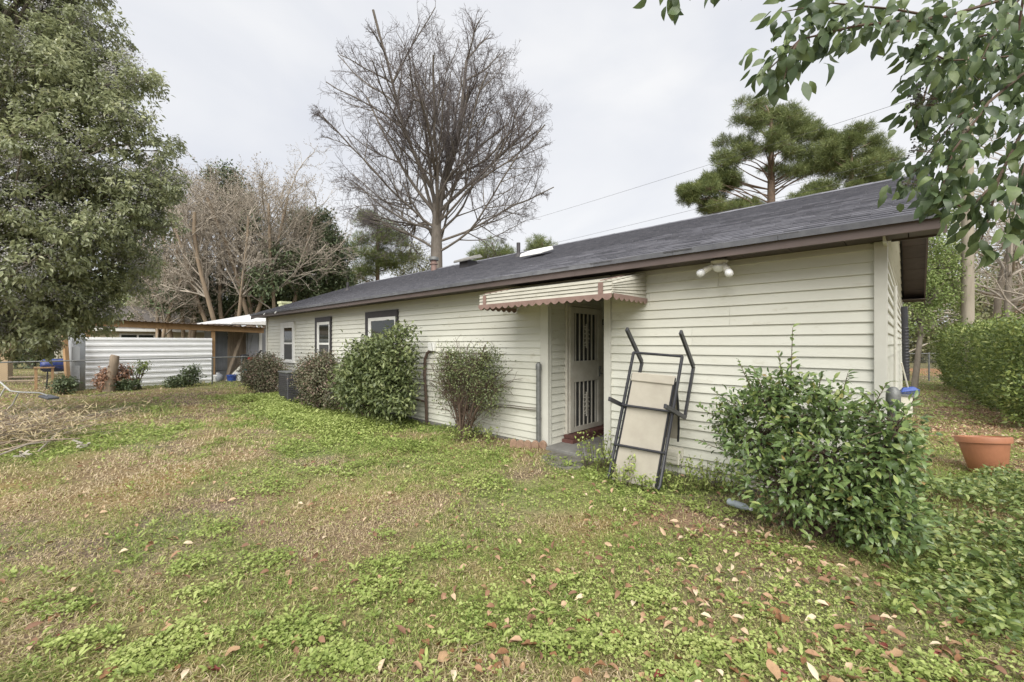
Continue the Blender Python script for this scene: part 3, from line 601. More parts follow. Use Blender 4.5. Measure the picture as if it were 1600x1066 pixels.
# AC unit behind the shrubs
ac = thing('air_conditioner', 'dark grey outdoor air conditioner unit between the reddish shrubs', 'air conditioner', (-11.45, -1.0, 0))
ax0, ax1, ay0, ay1 = -11.72, -11.12, -.95, -.36
MB().box(ax0, ax1, ay0, ay1, .0, .76).build('cabinet', m_ac, ac, bevel=.02)
MB().box(ax0-.02, ax1+.02, ay0-.02, ay1+.02, .76, .80).build('top_plate', m_galv, ac, bevel=.01)
for k in range(14): MB().box(ax0+.02, ax1-.02, ay0-.012, ay0, .06+k*.047, .075+k*.047).build('grille_bar', m_dark, ac)
for k in range(14): MB().box(ax1, ax1+.012, ay0+.02, ay1-.02, .06+k*.047, .075+k*.047).build('grille_bar', m_dark, ac)

# ------------------------------------------------------------------ left yard: fence, carport, sheet panel, neighbours
def onX(px, py, X):
    a = W(px, py, 1)-CAM; t = (X-CAM[0])/a[0]; return CAM+a*t
# corrugated panel
PX = -19.7; pa, pb = onX(133, 600, PX)[1], onX(331, 600, PX)[1]
mb = MB(); prof = []; z = .0; nr = 9; hh = 1.71/nr
for k in range(nr):
    zb = k*hh; prof += [(0, zb), (0, zb+hh*.42), (.028, zb+hh*.5), (.028, zb+hh*.80), (0, zb+hh*.88)]
prof.append((0, 1.71)); V = []; Fc = []
for d_, z_ in prof: V += [(PX+.03+d_, pa, z_), (PX+.03+d_, pb, z_)]
for k in range(len(prof)-1): Fc.append((2*k, 2*k+1, 2*k+3, 2*k+2))
pn = mb.add(V, Fc).build('corrugated_panel', m_corr); tag(pn, 'white corrugated metal sheet walling the lean-to behind the fence', 'metal sheet')
pn.modifiers.new('s', 'SOLIDIFY').thickness = .004
cp = thing('carport', 'timber lean-to carport with thin rusty corrugated roof', 'carport', (PX, -2, 0))
y0, y1 = onX(131, 500, PX)[1], onX(412, 500, PX)[1]
def zl(y): return 2.30-.03*(y-y0)
MB().hexa([(PX-.03, y0, zl(y0)-.20), (PX+.02, y0, zl(y0)-.20), (PX+.02, y1, zl(y1)-.20), (PX-.03, y1, zl(y1)-.20), (PX-.03, y0, zl(y0)), (PX+.02, y0, zl(y0)), (PX+.02, y1, zl(y1)), (PX-.03, y1, zl(y1))]).build('beam', m_wood, cp)
for px in (137, 333): yy = onX(px, 560, PX-.08)[1]; MB().box(PX-.13, PX-.04, yy-.06, yy+.06, 0, zl(yy)-.03).build('post', m_wood, cp)
for px in (137, 250, 333): yy = onX(px, 560, PX-3)[1]; MB().box(PX-3.1, PX-3, yy-.05, yy+.05, 0, 2.1).build('post', m_oldwood, cp)
V = []; Fc = []; nn = 120
for k in range(nn+1):
    yy = y0-.1+(y1-y0+.1)*k/nn; dz = .03*(k % 4 == 0)
    V += [(PX+.22, yy, zl(yy)+.015+dz), (PX-3.4, yy, zl(yy)-.10+dz)]
for k in range(nn): Fc.append((2*k, 2*k+1, 2*k+3, 2*k+2))
o = MB().add(V, Fc).build('roof_sheet', m_rust, cp); o.modifiers.new('s', 'SOLIDIFY').thickness = .01
for k in range(7):
    yy = y0+.2+(y1-y0-.4)*k/6; MB().box(PX-3.2, PX-.04, yy-.03, yy+.03, zl(yy)-.12, zl(yy)-.02).build('rafter', m_oldwood, cp)
# grey curled sheet + leaning timbers
gs = MB(); ya, yb = onX(103, 560, PX+.3)[1], onX(133, 560, PX+.3)[1]; V = []; Fc = []
for k in range(15):
    t = k/14; yy = ya+(yb-ya)*t; xx = PX+.30+.22*math.sin(PI*(.15+.85*t)); V += [(xx, yy, .0), (xx-.05, yy, 1.82)]
for k in range(14): Fc.append((2*k, 2*k+1, 2*k+3, 2*k+2))
o = gs.add(V, Fc).build('curled_sheet', m_greymetal, None, True); o.modifiers.new('s', 'SOLIDIFY').thickness = .012
tag(o, 'tall grey curled metal door sheet beside the corrugated panel', 'metal sheet')
for z0_, z1_ in ((1.5, 1.6), (.95, 1.4), (.25, .8)):
    yy = (ya+yb)/2; MB().box(PX+.53, PX+.535, yy-.09, yy+.09, z0_, z1_).build('embossed_panel', m_greymetal, o)
def plank(a, b_, w, h, m, label, nm='timber', group=None): return tag(MB().bar(a, b_, w, h).build(nm, m, bevel=.004), label, 'timber', group)
plank(onX(107, 612, PX+.75), onX(101, 520, PX+.6), .10, .10, m_wood, 'leaning brown timber post against the grey curled sheet')
plank(onX(113, 545, PX-.2), onX(105, 488, PX-.1), .10, .06, m_wood, 'raw yellow timber sticking up behind the grey curled sheet')
plank(onX(103, 545, PX-.4), onX(106, 488, PX-.35), .05, .04, m_offwhite, 'thin pale lath leaning behind the grey curled sheet')
plank(onX(121, 545, PX-.2), onX(125, 502, PX-.2), .07, .04, m_oldwood, 'short pale board leaning at the carport corner')
plank(onX(128, 545, PX-.35), onX(129, 500, PX-.35), .12, .10, m_dark, 'dark upright timber at the carport corner')
# chain-link fence along the left boundary
FX = -18.7; fy0, fy1 = -14.0, .55; FH = .97
fe = thing('chain_link_fence', 'low chain-link fence with grey top rail in front of the corrugated panel', 'fence', (FX, -4, 0))
MB().tube([(FX, fy0, FH-.03), (FX, -4.5, FH), (FX, fy1, FH+.02)], .021, 8).build('top_rail', m_galv, fe, True)
for yy in (-12.5, -9.4, -6.4, onX(332, 560, FX)[1], onX(378, 560, FX)[1], fy1): MB().tube([(FX-.02, yy, -.1), (FX-.02, yy, FH+.05)], .026, 8).build('post', m_galv, fe, True)
n_ = int((fy1-fy0)/.056); yy = fy0+np.arange(n_)*.056; p0 = []; p1 = []
for sg in (1, -1):
    e = yy+sg*.9; p0.append(np.stack([np.full(n_, FX+.005*sg), yy, np.full(n_, .03)], 1)); p1.append(np.stack([np.full(n_, FX+.005*sg), e, np.full(n_, .93)], 1))
p0, p1 = np.concatenate(p0), np.concatenate(p1); ok = (p1[:, 1] > fy0) & (p1[:, 1] < fy1)
kind(segs('wire_mesh', p0[ok], p1[ok], .0014, .0014, m_galv, fe), 'stuff')
# things under the carport
sh = thing('metal_shed', 'dark grey ribbed metal shed under the carport', 'shed', (PX-.9, .3, 0))
ya, yb = onX(333, 560, PX-.9)[1], onX(356, 560, PX-.9)[1]
for k in range(6):
    a, b_ = ya+(yb-ya)*k/6, ya+(yb-ya)*(k+1)/6; MB().box(PX-.93-.02*(k % 2), PX-.9-.02*(k % 2), a, b_-.005, .42, 2.02).build('ribbed_panel', m_dkmetal, sh)
MB().box(PX-2.4, PX-.96, ya, yb-.02, .0, 2.02).build('body', m_dkmetal, sh)
ya, yb = yb, onX(384, 560, PX-.9)[1]
td = thing('ribbed_screen', 'tall tan ribbed panel standing beside the dark metal shed', 'panel', (PX-.85, (ya+yb)/2, 0))
for k in range(7): a, b_ = ya+(yb-ya)*k/7, ya+(yb-ya)*(k+1)/7; MB().box(PX-.9, PX-.86-.008*(k % 2), a, b_-.006, .05, 2.02).build('board', m_oldwood, td)
gsh = thing('storage_room', 'grey sided storage room with pale metal roof beyond the house', 'shed', (PX-.9, yb+1, 0))
y2 = onX(413, 560, PX-.2)[1]
MB().box(PX-3, PX-.62, yb, y2+3, 0, 2.15).build('wall', m_greysid, gsh)
for k in range(20): board(MB(), (PX-.62, yb), (PX-.62, y2), .03+k*.105, .03+k*.105+.1, (1, 0)).build('siding_board', m_greysid, gsh)
MB().box(PX-.63, PX-.55, y2-.09, y2+.02, 0, 2.2).build('corner_trim', m_white, gsh)
ra, rb = onX(318, 500, PX-2)[1], onX(430, 500, PX-2)[1]
MB().hexa([(PX-.3, ra, 2.28), (PX-.3, rb, 2.28), (PX-3.4, rb, 3.0), (PX-3.4, ra, 2.35), (PX-.3, ra, 2.31), (PX-.3, rb, 2.36), (PX-3.4, rb, 3.06), (PX-3.4, ra, 2.40)]).build('roof', m_corr, gsh)
MB().hexa([(PX-.28, ra+.6, 2.30), (PX-.26, ra+.6, 2.30), (PX-.26, rb, 2.30), (PX-.28, rb, 2.30), (PX-.28, ra+.6, 2.36), (PX-.26, ra+.6, 2.36), (PX-.26, rb, 2.52), (PX-.28, rb, 2.52)]).build('fascia', m_white, gsh)
MB().box(-21.5, -21.1, 2.25, 2.65, 0, 3.36).build('chimney', m_chim, gsh); MB().box(-21.54, -21.06, 2.21, 2.69, 3.36, 3.46).build('chimney_cap', m_chim, gsh)
plank(onX(351, 598, PX-.3), onX(381, 515, PX-.7), .14, .04, m_oldwood, 'grey weathered plank leaning diagonally on the tan panel')
plank(onX(353, 597, PX-.1), onX(377, 572, PX-.35), .12, .05, m_offwhite, 'short pale plank leaning below the diagonal plank')
for a, b_, lb in (((386, 596), (385, 518), 'thin upright pale pole beside the tan panel'), ((381, 575), (395, 524), 'slanting pale pole beside the red tool clutter')):
    tag(MB().tube([onX(*a, PX-.4), onX(*b_, PX-.5)], .018, 8).build('pole', m_galv, None, True), lb, 'pole')
def bucket(px, r0, h, m, label, nm='bucket'):
    yy = onX(px, 595, PX+.1)[1]; t = thing(nm, label, nm, (PX+.1, yy, 0)); T = Matrix.Translation((PX+.1, yy, .0))
    MB().lathe([(r0*.85, 0), (r0, h), (r0*.93, h), (r0*.8, .03), (0, .03)], 18, T).build('body', m, t, True)
    MB().lathe([(r0, h-.05), (r0+.015, h-.05), (r0+.015, h), (r0, h)], 18, T).build('rim', m, t, True)
bucket(362, .17, .26, m_blue, 'blue plastic bucket by the diagonal plank')
bucket(374, .16, .34, m_white, 'white plastic bucket beside the blue bucket')
jb = thing('jug', 'square white plastic jug against the end of the corrugated panel', 'jug', (PX, onX(337, 590, PX)[1], 0)); yy = onX(337, 590, PX)[1]
MB().box(PX-.12, PX+.12, yy-.13, yy+.13, 0, .28).build('body', m_white, jb, bevel=.03); MB().lathe([(.03, .28), (.03, .33), (.035, .33), (.035, .36)], 12, Matrix.Translation((PX, yy+.05, 0))).build('cap', m_white, jb, True)
yy = onX(385, 585, PX)[1]; m_teal = M('teal_plastic', (.03,.22,.24), None, 5, .5)
for k, (dy, dz, r0, m, lb) in enumerate(((0, .3, .14, m_teal, 'round teal bag on the clutter by the white bucket'), (.02, .08, .13, m_black, 'black bag heaped under the teal bag'), (-.95, .1, .16, m_dkmetal, 'dark bag slumped below the metal shed'))):
    mb = MB(); mb.lathe([(0, -r0), (r0*.7, -r0*.8), (r0, -.1*r0), (r0*.85, r0*.5), (r0*.3, r0*.9), (r0*.25, r0*1.2), (r0*.35, r0*1.3)], 14, Matrix.Translation((PX+.05, yy+dy, dz+r0*.5)))
    mb.v = [(x_+.03*math.sin(9*z_+k), y_+.03*math.sin(11*x_+7*z_), z_) for x_, y_, z_ in mb.v]
    tag(mb.build('bag', m, None, True), lb, 'bag')
yy = onX(398, 560, PX-.3)[1]
tl = thing('garden_tiller', 'red and black machine with handlebars against the grey storage room', 'machine', (PX-.3, yy, 0))
MB().tube([(PX-.3, yy-.25, .1), (PX-.3, yy-.1, .75), (PX-.2, yy+.25, 1.22)], .02, 8).build('handlebar', m_black, tl, True)
MB().tube([(PX-.45, yy-.25, .1), (PX-.45, yy-.1, .75), (PX-.35, yy+.25, 1.22)], .02, 8).build('handlebar', m_black, tl, True)
MB().box(PX-.55, PX-.2, yy-.28, yy+.12, .78, .98).build('engine', m_red, tl, bevel=.05); MB().box(PX-.5, PX-.25, yy-.5, yy-.2, .85, 1.05).build('tank', m_black, tl, bevel=.05)
for dx_ in (-.6, -.15): MB().lathe([(.05, -.04), (.2, -.04), (.22, 0), (.2, .04), (.05, .04)], 16, Matrix.Translation((PX+dx_, yy, .22)) @ Matrix.Rotation(PI/2, 4, 'Y')).build('wheel', m_black, tl, True)
MB().box(PX-.5, PX-.25, yy-.2, yy+.1, .2, .8).build('chassis', m_black, tl)
# neighbour's cream house
NX = -31.0; ya, yb = onX(86, 540, NX)[1], onX(372, 540, NX)[1]
nh = thing('neighbour_house', 'low cream sided house with grey-brown roof beyond the carport', 'house', (NX, (ya+yb)/2, 0))
MB().box(NX-6, NX, ya, yb, 0, 2.2).build('wall', m_cream, nh)
for k in range(21): board(MB(), (NX, ya), (NX, yb), .03+k*.105, .03+k*.105+.1, (1, 0), .02).build('siding_board', m_cream, nh)
MB().hexa([(NX+.4, ya-.3, 2.22), (NX+.4, yb+.3, 2.22), (NX-3, yb+.3, 3.65), (NX-3, ya-.3, 3.65), (NX+.4, ya-.3, 2.30), (NX+.4, yb+.3, 2.30), (NX-3, yb+.3, 3.75), (NX-3, ya-.3, 3.75)]).build('roof', m_roofbr, nh)
MB().box(NX+.4, NX+.43, ya-.3, yb+.3, 2.16, 2.30).build('fascia', m_white, nh)
for px, w in ((215, 1.5), (345, 1.2)):
    yy = onX(px, 530, NX)[1]; w_ = MB().box(NX+.02, NX+.06, yy-w/2, yy+w/2, 1.0, 2.05).build('window', m_white, nh); MB().box(NX+.06, NX+.07, yy-w/2+.08, yy-.04, 1.08, 1.97).build('pane', m_glass, w_); MB().box(NX+.06, NX+.07, yy+.04, yy+w/2-.08, 1.08, 1.97).build('pane', m_glass, w_)
yy = ya; MB().box(NX+.0, NX+.06, ya-.03, ya+.1, 0, 2.2).build('corner_trim', m_offwhite, nh)
TX = -26.0; yb = onX(12, 540, TX)[1]
tb = thing('tan_shed', 'tan walled shed with brown roof beyond the fence', 'shed', (TX, yb-2, 0))
MB().box(TX-3, TX, yb-4, yb, 0, 1.95).build('wall', m_tan, tb); MB().hexa([(TX+.3, yb-4.3, 1.97), (TX+.3, yb+.2, 1.97), (TX-3, yb+.2, 2.6), (TX-3, yb-4.3, 2.6), (TX+.3, yb-4.3, 2.07), (TX+.3, yb+.2, 2.07), (TX-3, yb+.2, 2.7), (TX-3, yb-4.3, 2.7)]).build('roof', m_rust, tb)
MB().box(TX-.02, TX+.03, yb-1.6, yb-.8, .0, 1.8).build('door', m_oldwood, tb)
# grill
g0 = onX(92, 600, -20.6); gl = thing('barbecue_grill', 'blue barrel barbecue grill on black legs behind the fence', 'grill', (g0[0], g0[1], 0)); T = Matrix.Translation((g0[0], g0[1], .78)) @ Matrix.Rotation(PI/2, 4, 'X')
MB().lathe([(0, -.42), (.14, -.42), (.2, -.36), (.215, -.3), (.215, .3), (.2, .36), (.14, .42), (0, .42)], 20, T).build('barrel', m_grillblue, gl, True)
MB().box(g0[0]-.225, g0[0]+.225, g0[1]-.40, g0[1]+.40, .765, .785).build('lid_seam', m_black, gl)
for s1 in (-1, 1):
    for s2 in (-1, 1): MB().tube([(g0[0]+.1*s1, g0[1]+.25*s2, .62), (g0[0]+.2*s1, g0[1]+.28*s2, 0)], .018, 6).build('leg', m_black, gl, True)
MB().tube([(g0[0]+.21, g0[1]-.15, .9), (g0[0]+.27, g0[1]-.15, .9), (g0[0]+.27, g0[1]+.15, .9), (g0[0]+.21, g0[1]+.15, .9)], .012, 6).build('handle', m_black, gl, True)
# wooden frame table
ta = onX(56, 600, -20.4); tb_ = onX(82, 600, -20.4); tt = thing('work_table', 'narrow brown wooden table frame beside the blue grill', 'table', (ta[0], ta[1], 0))
MB().box(-20.75, -20.3, ta[1]-.05, tb_[1]+.05, .70, .74).build('top', m_wood, tt)
for x_ in (-20.7, -20.36):
    for y_ in (ta[1], tb_[1]): MB().box(x_-.03, x_+.03, y_-.03, y_+.03, 0, .70).build('leg', m_wood, tt)
for k, (px, py, D) in enumerate(((10, 598, 16), (22, 602, 15.8), (30, 596, 17))):
    c_ = W(px, py, D); a_ = .3*k; dv = np.array((ca, sa, 0))*.9; plank((*(c_[:2]-dv[:2]), .08+.04*k), (*(c_[:2]+dv[:2]), .10+.04*k), .12, .04, m_oldwood, ['grey board lying on the bare ground behind the fence', 'pale board stacked across the grey board behind the fence', 'third loose board lying farthest behind the fence'][k])
# stump post with dead shrub, small plants
sp_ = onX(176, 605, -18.4); st = MB().tube([(sp_[0], sp_[1]-.10, -.1), (sp_[0], sp_[1]-.05, .4), (sp_[0], sp_[1]+.03, .85), (sp_[0], sp_[1]+.05, 1.10), (sp_[0], sp_[1]+.06, 1.13)], [.16, .13, .12, .115, .09], 14).build('tree_stump', m_oldwood, None, True)
tag(st, 'tall cut tree stump standing against the chain-link fence', 'stump')
# overturned chair at left edge
fc = thing('fallen_chair', 'overturned pale metal lounge chair frame lying by the brush pile', 'chair', (*gp(35, 640), 0)); DD = 9.6
def cpnt(px, py, D): return W(px, py, D)
for off in (0, .35):
    MB().tube([cpnt(-40, 588, DD+off), cpnt(0, 597, DD+off), cpnt(16, 611, DD+off), cpnt(32, 613, DD+off), cpnt(62, 614, DD+off), cpnt(74, 618, DD+off)], .016, 8).build('frame_tube', m_white, fc, True)
MB().tube([cpnt(30, 612, DD), cpnt(20, 632, DD+.1), cpnt(6, 645, DD+.2)], .014, 8).build('leg', m_white, fc, True)
MB().tube([cpnt(8, 606, DD), cpnt(-6, 630, DD)], .014, 8).build('leg', m_white, fc, True)
for px in (-20, 10, 45): MB().tube([cpnt(px, 594 if px < 0 else 606 if px < 20 else 613, DD), cpnt(px+2, 594 if px < 0 else 606 if px < 20 else 613, DD+.35)], .012, 8).build('crossbar', m_white, fc, True)
ft_ = cpnt(74, 619, DD); MB().bar(ft_-np.array((.12, .05, 0)), ft_+np.array((.16, .1, -.05)), .22, .05).build('headrest', m_dkmetal, fc, bevel=.02)

# ------------------------------------------------------------------ vegetation generators
def nrmz(v): return v/np.maximum(np.linalg.norm(v, axis=-1, keepdims=True), 1e-9)
def crown_pts(lobes, nclus, per, rc, rng, shell=.45, keep=1.0, flat=1.0):
    vol = np.array([(l[1][0]*l[1][1]*l[1][2])**.7 for l in lobes]); k = rng.choice(len(lobes), nclus, p=vol/vol.sum())
    C = np.array([l[0] for l in lobes], float)[k]; R = np.array([l[1] for l in lobes], float)[k]
    u = unit(nclus, rng); rad = (shell+(1-shell)*rng.random(nclus)**.6)*(.88+.24*rng.random(nclus)); cc = C+u*R*rad[:, None]
    cc = cc[cc[:, 2] > .04]; nc = len(cc); uu = u[:nc]
    out_ = nrmz(cc-np.array([l[0] for l in lobes], float)[k][:nc]) if nc == nclus else uu
    pos = np.repeat(cc, per, 0)+rng.normal(size=(nc*per, 3))*rc*np.array((1, 1, flat)); d = np.repeat(out_, per, 0)
    ct = np.repeat(rng.random(nc), per)
    return cc, pos, d, ct
def limb(mb, a, b, r0, r1, rng, sag=.15, n=7, sides=7):
    a, b = np.array(a, float), np.array(b, float); Lg = np.linalg.norm(b-a); pts = []; off = rng.normal(size=3)*Lg*.06
    for i in range(n):
        t = i/(n-1); pts.append(a*(1-t)+b*t+off*math.sin(PI*t)+np.array((0, 0, sag*Lg*math.sin(PI*t)*(1 if sag > 0 else 1))))
    mb.tube(pts, [r0+(r1-r0)*i/(n-1) for i in range(n)], sides, cap=False); return pts
def leafy(name, label, cat, base, trunks, lobes, nclus, per, rc, ln, wd, leafmat, bark, seed=1, group=None, droop=.25, twigs=.25, shell=.45, needles=False, spread=.8, lobe_r=.05, flat=1.0, fine=False, up=0.0, crown_name='crown', twig_r=.006):
    rng = np.random.default_rng(seed); root = thing(name, label, cat, tuple(float(q) for q in base), group)
    cc, pos, d, ct = crown_pts(lobes, nclus, per, rc, rng, shell, flat=flat); n = len(pos)
    dirs = d*.6+rng.normal(size=(n, 3))*spread+np.array((0, 0, -droop+up))
    nm = np.array((0, 0, 1.0))+d*.5+rng.normal(size=(n, 3))*.45
    tint = np.clip(.55*ct+.45*rng.random(n)+rng.normal(size=n)*.08, 0, 1)
    if needles: nm = rng.normal(size=(n, 3))
    leaves(crown_name, pos, dirs, nm, ln*(.7+.6*rng.random(n)), wd*(.75+.5*rng.random(n)), leafmat, root, tint, fine)
    mb = MB(); tips = []
    for pts, rad in trunks: mb.tube(pts, rad, 10, cap=False); tips.append((np.array(pts), rad))
    mb2 = MB()
    for c, r in lobes:
        if needles and rng.random() < .5: continue
        tp, tr = tips[rng.integers(len(tips))]; hd = np.linalg.norm(np.array(c)[:2]-tp[-1][:2]); zt_ = np.clip(c[2]-.45*hd-.2*rng.random(), tp[0][2]+.35*(tp[-1][2]-tp[0][2]), tp[-1][2]-.01)
        k = min(max(int(np.searchsorted(tp[:, 2], zt_)), 1), len(tp)-1); f_ = (zt_-tp[k-1][2])/max(tp[k][2]-tp[k-1][2], 1e-6); o_ = tp[k-1]+(tp[k]-tp[k-1])*f_
        limb(mb2, o_, c, min((tr[k] if hasattr(tr, '__len__') else tr)*.6, lobe_r*1.5), lobe_r*.3, rng, .05)
    if mb.v: mb.build('trunk', bark, root, True)
    if mb2.v: kind(mb2.build('limbs', bark, root, True), 'stuff')
    if twigs:
        kk = rng.random(len(cc)) < twigs; c2 = cc[kk]; LC = np.array([l[0] for l in lobes]); j = np.argmin(((c2[:, None]-LC[None])**2).sum(-1), 1); a = LC[j]
        mid = (a+c2)/2+rng.normal(size=c2.shape)*.06*np.linalg.norm(c2-a, axis=1, keepdims=True)
        segs('twigs', np.concatenate([a, mid]), np.concatenate([mid, c2]), np.r_[np.full(len(a), twig_r*1.6), np.full(len(a), twig_r)], np.r_[np.full(len(a), twig_r), np.full(len(a), twig_r*.4)], bark, root)
    return root
def wl(lst): return [(W(px, py, D), (r*D/F, r*D/F*(q[0] if q else 1), r*D/F*(q[1] if len(q) > 1 else .85))) for px, py, D, r, *q in lst]
def grow(o, p, d, Lg, r, lvl, P, rs):
    n = P['seg'][lvl]; step = Lg/n; r0 = r; path = [(p, r, d)]
    for i in range(n):
        d = (d+Vector((rs.gauss(0, 1), rs.gauss(0, 1), rs.gauss(0, 1)))*P['wob'][lvl]+Vector((0, 0, P['trop'][lvl]))).normalized(); p2 = p+d*step
        if P.get('env') and P['env'](p2) > (1.0 if lvl else 1.1) and i > 0:
            a_, b_, ra_, rb_, l_ = o[-1]; o[-1] = (a_, b_, ra_, min(rb_, .012), l_); path[-1] = (path[-1][0], min(rb_, .02), path[-1][2]); break
        r2 = r*(1-P['tap'][lvl]/n); o.append((p, p2, r, r2, lvl)); p = p2; r = r2; path.append((p, r, d))
    if lvl+1 < len(P['seg']):
        for k in range(P['nc'][lvl]):
            t = rs.uniform(P['t0'][lvl], 1.0); q, rr, dd = path[min(int(t*(len(path)-1)+.5), len(path)-1)]
            ax = dd.cross(Vector((rs.gauss(0, 1), rs.gauss(0, 1), rs.gauss(0, 1)))).normalized(); nd = Quaternion(ax, math.radians(rs.uniform(*P['ang'][lvl]))) @ dd
            grow(o, q, nd, Lg*P['lr'][lvl]*rs.uniform(.65, 1.2)*(1.15-.45*t), min(rr*.62, r0*.5), lvl+1, P, rs)
def bare(name, label, base, P, starts, seed, mt, mtw, group=None, trunk=None, tl=1):
    rs = random.Random(seed); o = []; root = thing(name, label, 'tree', tuple(float(q) for q in base), group)
    for p, d, Lg, r in starts: grow(o, Vector(p), Vector(d).normalized(), Lg, r, 0, P, rs)
    big = [s for s in o if s[4] <= tl]; sml = [s for s in o if s[4] > tl]; f = lambda a, i: np.array([tuple(s[i]) if i < 2 else s[i] for s in a])
    if trunk: MB().tube(trunk[0], trunk[1], 14, cap=False).build('trunk', mt, root, True)
    segs('limbs', f(big, 0), f(big, 1), f(big, 2), f(big, 3), mt, root, 6)
    tips = [s for s in sml]; mr_ = P.get('minr', .006)
    segs('twigs', f(sml, 0), f(sml, 1), np.maximum(f(sml, 2), mr_), np.maximum(f(sml, 3), mr_*.7), mtw, root, 3)
    return root, o

# ------------------------------------------------------------------ trees
# big bare shade tree behind the house
D = 25; B = W(682, 537, D); B[2] = 0; zf = W(0, 372, D)[2]
Ec = W(684, 235, D); rt = np.array((ca, sa, 0)); fw_ = np.array((-sa, ca, 0))
def envp(p): v = np.array(p)-Ec; a = v @ rt/6.6; b = v @ fw_/6.0; c = v[2]/7.9; return (a*a+b*b+c*c)/random.uniform(.8, 1.25)
P1 = dict(seg=(9, 7, 6, 5, 3), wob=(.085, .12, .16, .2, .24), trop=(.03, .05, .04, .03, .02), tap=(.7, .75, .8, .8, .7), nc=(11, 7, 4, 3), t0=(.18, .15, .15, .1), ang=((28, 58), (25, 55), (25, 60), (30, 65)), lr=(.46, .55, .55, .55), env=envp, minr=.0066)
st_ = []; rs = random.Random(5)
st_.append((B+np.array((0, 0, zf)), (0, 0, 1), 10.0, .20))
for k in range(12):
    az = k*2.4+rs.uniform(-.3, .3); tilt = math.radians(rs.uniform(14, 30) if k % 2 else rs.uniform(34, 58)); h = zf+rs.uniform(-1.0, 2.0)
    dv = (rt*math.cos(az)+fw_*math.sin(az))*math.sin(tilt)+np.array((0, 0, math.cos(tilt)))
    st_.append((B+np.array((0, 0, h)), dv, rs.uniform(8.0, 10.5), rs.uniform(.075, .125)))
for dx_, dz_ in ((-1, .35), (-.9, .6), (1, .4), (.85, .7), (-.8, .2), (.95, .25), (-1, .8), (1, .9)): st_.append((B+np.array((0, 0, zf+rs.uniform(-.9, .9))), rt*dx_+np.array((0, 0, dz_))+fw_*rs.uniform(-.5, .5), rs.uniform(7, 8.5), .075))
bare('shade_tree', 'large leafless shade tree with a wide fan of dark twigs behind the roof', B, P1, st_, 3, m_bark, m_twig, trunk=([B, B+np.array((.05, 0, 3)), B+np.array((0, 0, zf-.5)), B+np.array((0, 0, zf+2.2))], [.48, .38, .33, .19]))
# pines
def pads(lobes, D, seed, k=10):
    rng = np.random.default_rng(seed); res = []
    for px, py, d_, r, *q_ in lobes:
        for _ in range(k):
            a = rng.uniform(0, 2*PI); rr = r*rng.uniform(0, 1)**.6; s_ = rng.uniform(11, 18)
            res.append((px+rr*math.cos(a), py+rr*.62*math.sin(a), d_+rng.normal()*r*d_/F*.6, s_, 1, .5))
    return res
def pine(px, D, lobes, seed, label, top, nclus, tr=.28, lean=0, group='pines behind the house'):
    B = W(px, 537, D); B[2] = 0; zt_ = W(px, top, D)[2]
    leafy('pine_tree', label, 'tree', B, [([B, B+np.array((lean*.3, 0, zt_*.4)), B+np.array((lean*.7, 0, zt_*.75)), B+np.array((lean, 0, zt_))], [tr, tr*.85, tr*.6, tr*.25])], wl(pads(lobes, D, seed)), nclus, 13, .05, .30*D/27, .017*D/27, G['pine'], m_pinebark, seed, group, droop=-.35, twigs=.3, needles=True, spread=.75, lobe_r=.035, shell=.2, twig_r=.008)
pine(1205, 27, [(1185,180,27,40,1,.6),(1235,190,27,45,1,.55),(1275,215,27,38,1,.55),(1210,225,26,42,1,.5),(1155,235,27,36,1,.5),(1110,275,27,36,1,.6),(1090,300,26.5,22,1,.6),(1135,290,28,30,1,.5),(1240,255,27,40,1,.5),(1285,260,27,36,1,.5),(1170,325,27,26,1,.5),(1120,325,27,24,1,.4)], 21, 'tall pine with broad rounded crown behind the roof', 185, 7600, .34)
pine(1330, 24, [(1345,215,24,34,1,.6),(1310,235,24,28,1,.6),(1370,245,24,26,1,.6),(1330,270,24,40,1,.6),(1385,280,24,24,1,.6),(1290,300,24,30,1,.5),(1255,320,24,24,1,.5),(1360,305,24,36,1,.5)], 22, 'lower yellowish pine spreading beside the broad pine', 225, 4800, .22)
pine(590, 33, [(585,350,33,26,1,.7),(605,375,33,30,1,.7),(570,385,33,26,1,.7),(590,410,33,30,1,.6),(565,425,33,22,1,.6),(620,405,33,20,1,.6)], 23, 'narrow bright green pine left of the bare shade tree', 345, 1500, .22)
pine(772, 40, [(770,395,40,26,1,.5),(790,400,40,18,1,.5),(752,402,40,14,1,.5)], 24, 'small round pine crown just above the ridge', 390, 420, .2)
pine(847, 42, [(848,382,42,18,1,.8),(835,392,42,12,1,.8)], 25, 'dark pine top peeking over the ridge near the wires', 372, 300, .2)
# great evergreen at the left
B = W(-110, 537, 8.3); B[2] = 0
LB = [(q_[0], q_[1], q_[2]*.70, q_[3]*.9) for q_ in ((20,40,12,120),(110,45,12.5,40),(130,110,12.3,55),(75,150,11.5,85),(165,165,12,50),(195,200,12,40),(120,235,11.3,75),(205,265,12,55),(240,280,12.4,38),(50,290,10.8,95),(150,330,11.6,70),(215,345,12.2,48),(95,385,11.2,75),(175,405,12.2,45),(30,420,10.8,75),(110,460,12,48),(55,500,11.5,50),(150,470,12.4,34),(15,535,11.6,40),(85,520,12.4,28),(-60,100,11,150),(-70,330,11,140),(-90,480,11,90),(-60,-60,12,140),(60,-60,12.5,90),(155,40,12.8,22),(215,130,12.3,20),(250,225,12.6,22),(272,300,12.6,18),(232,330,12.8,26),(200,430,12.8,24),(225,395,12.8,22),(135,495,12.8,20),(180,110,12.6,22))]
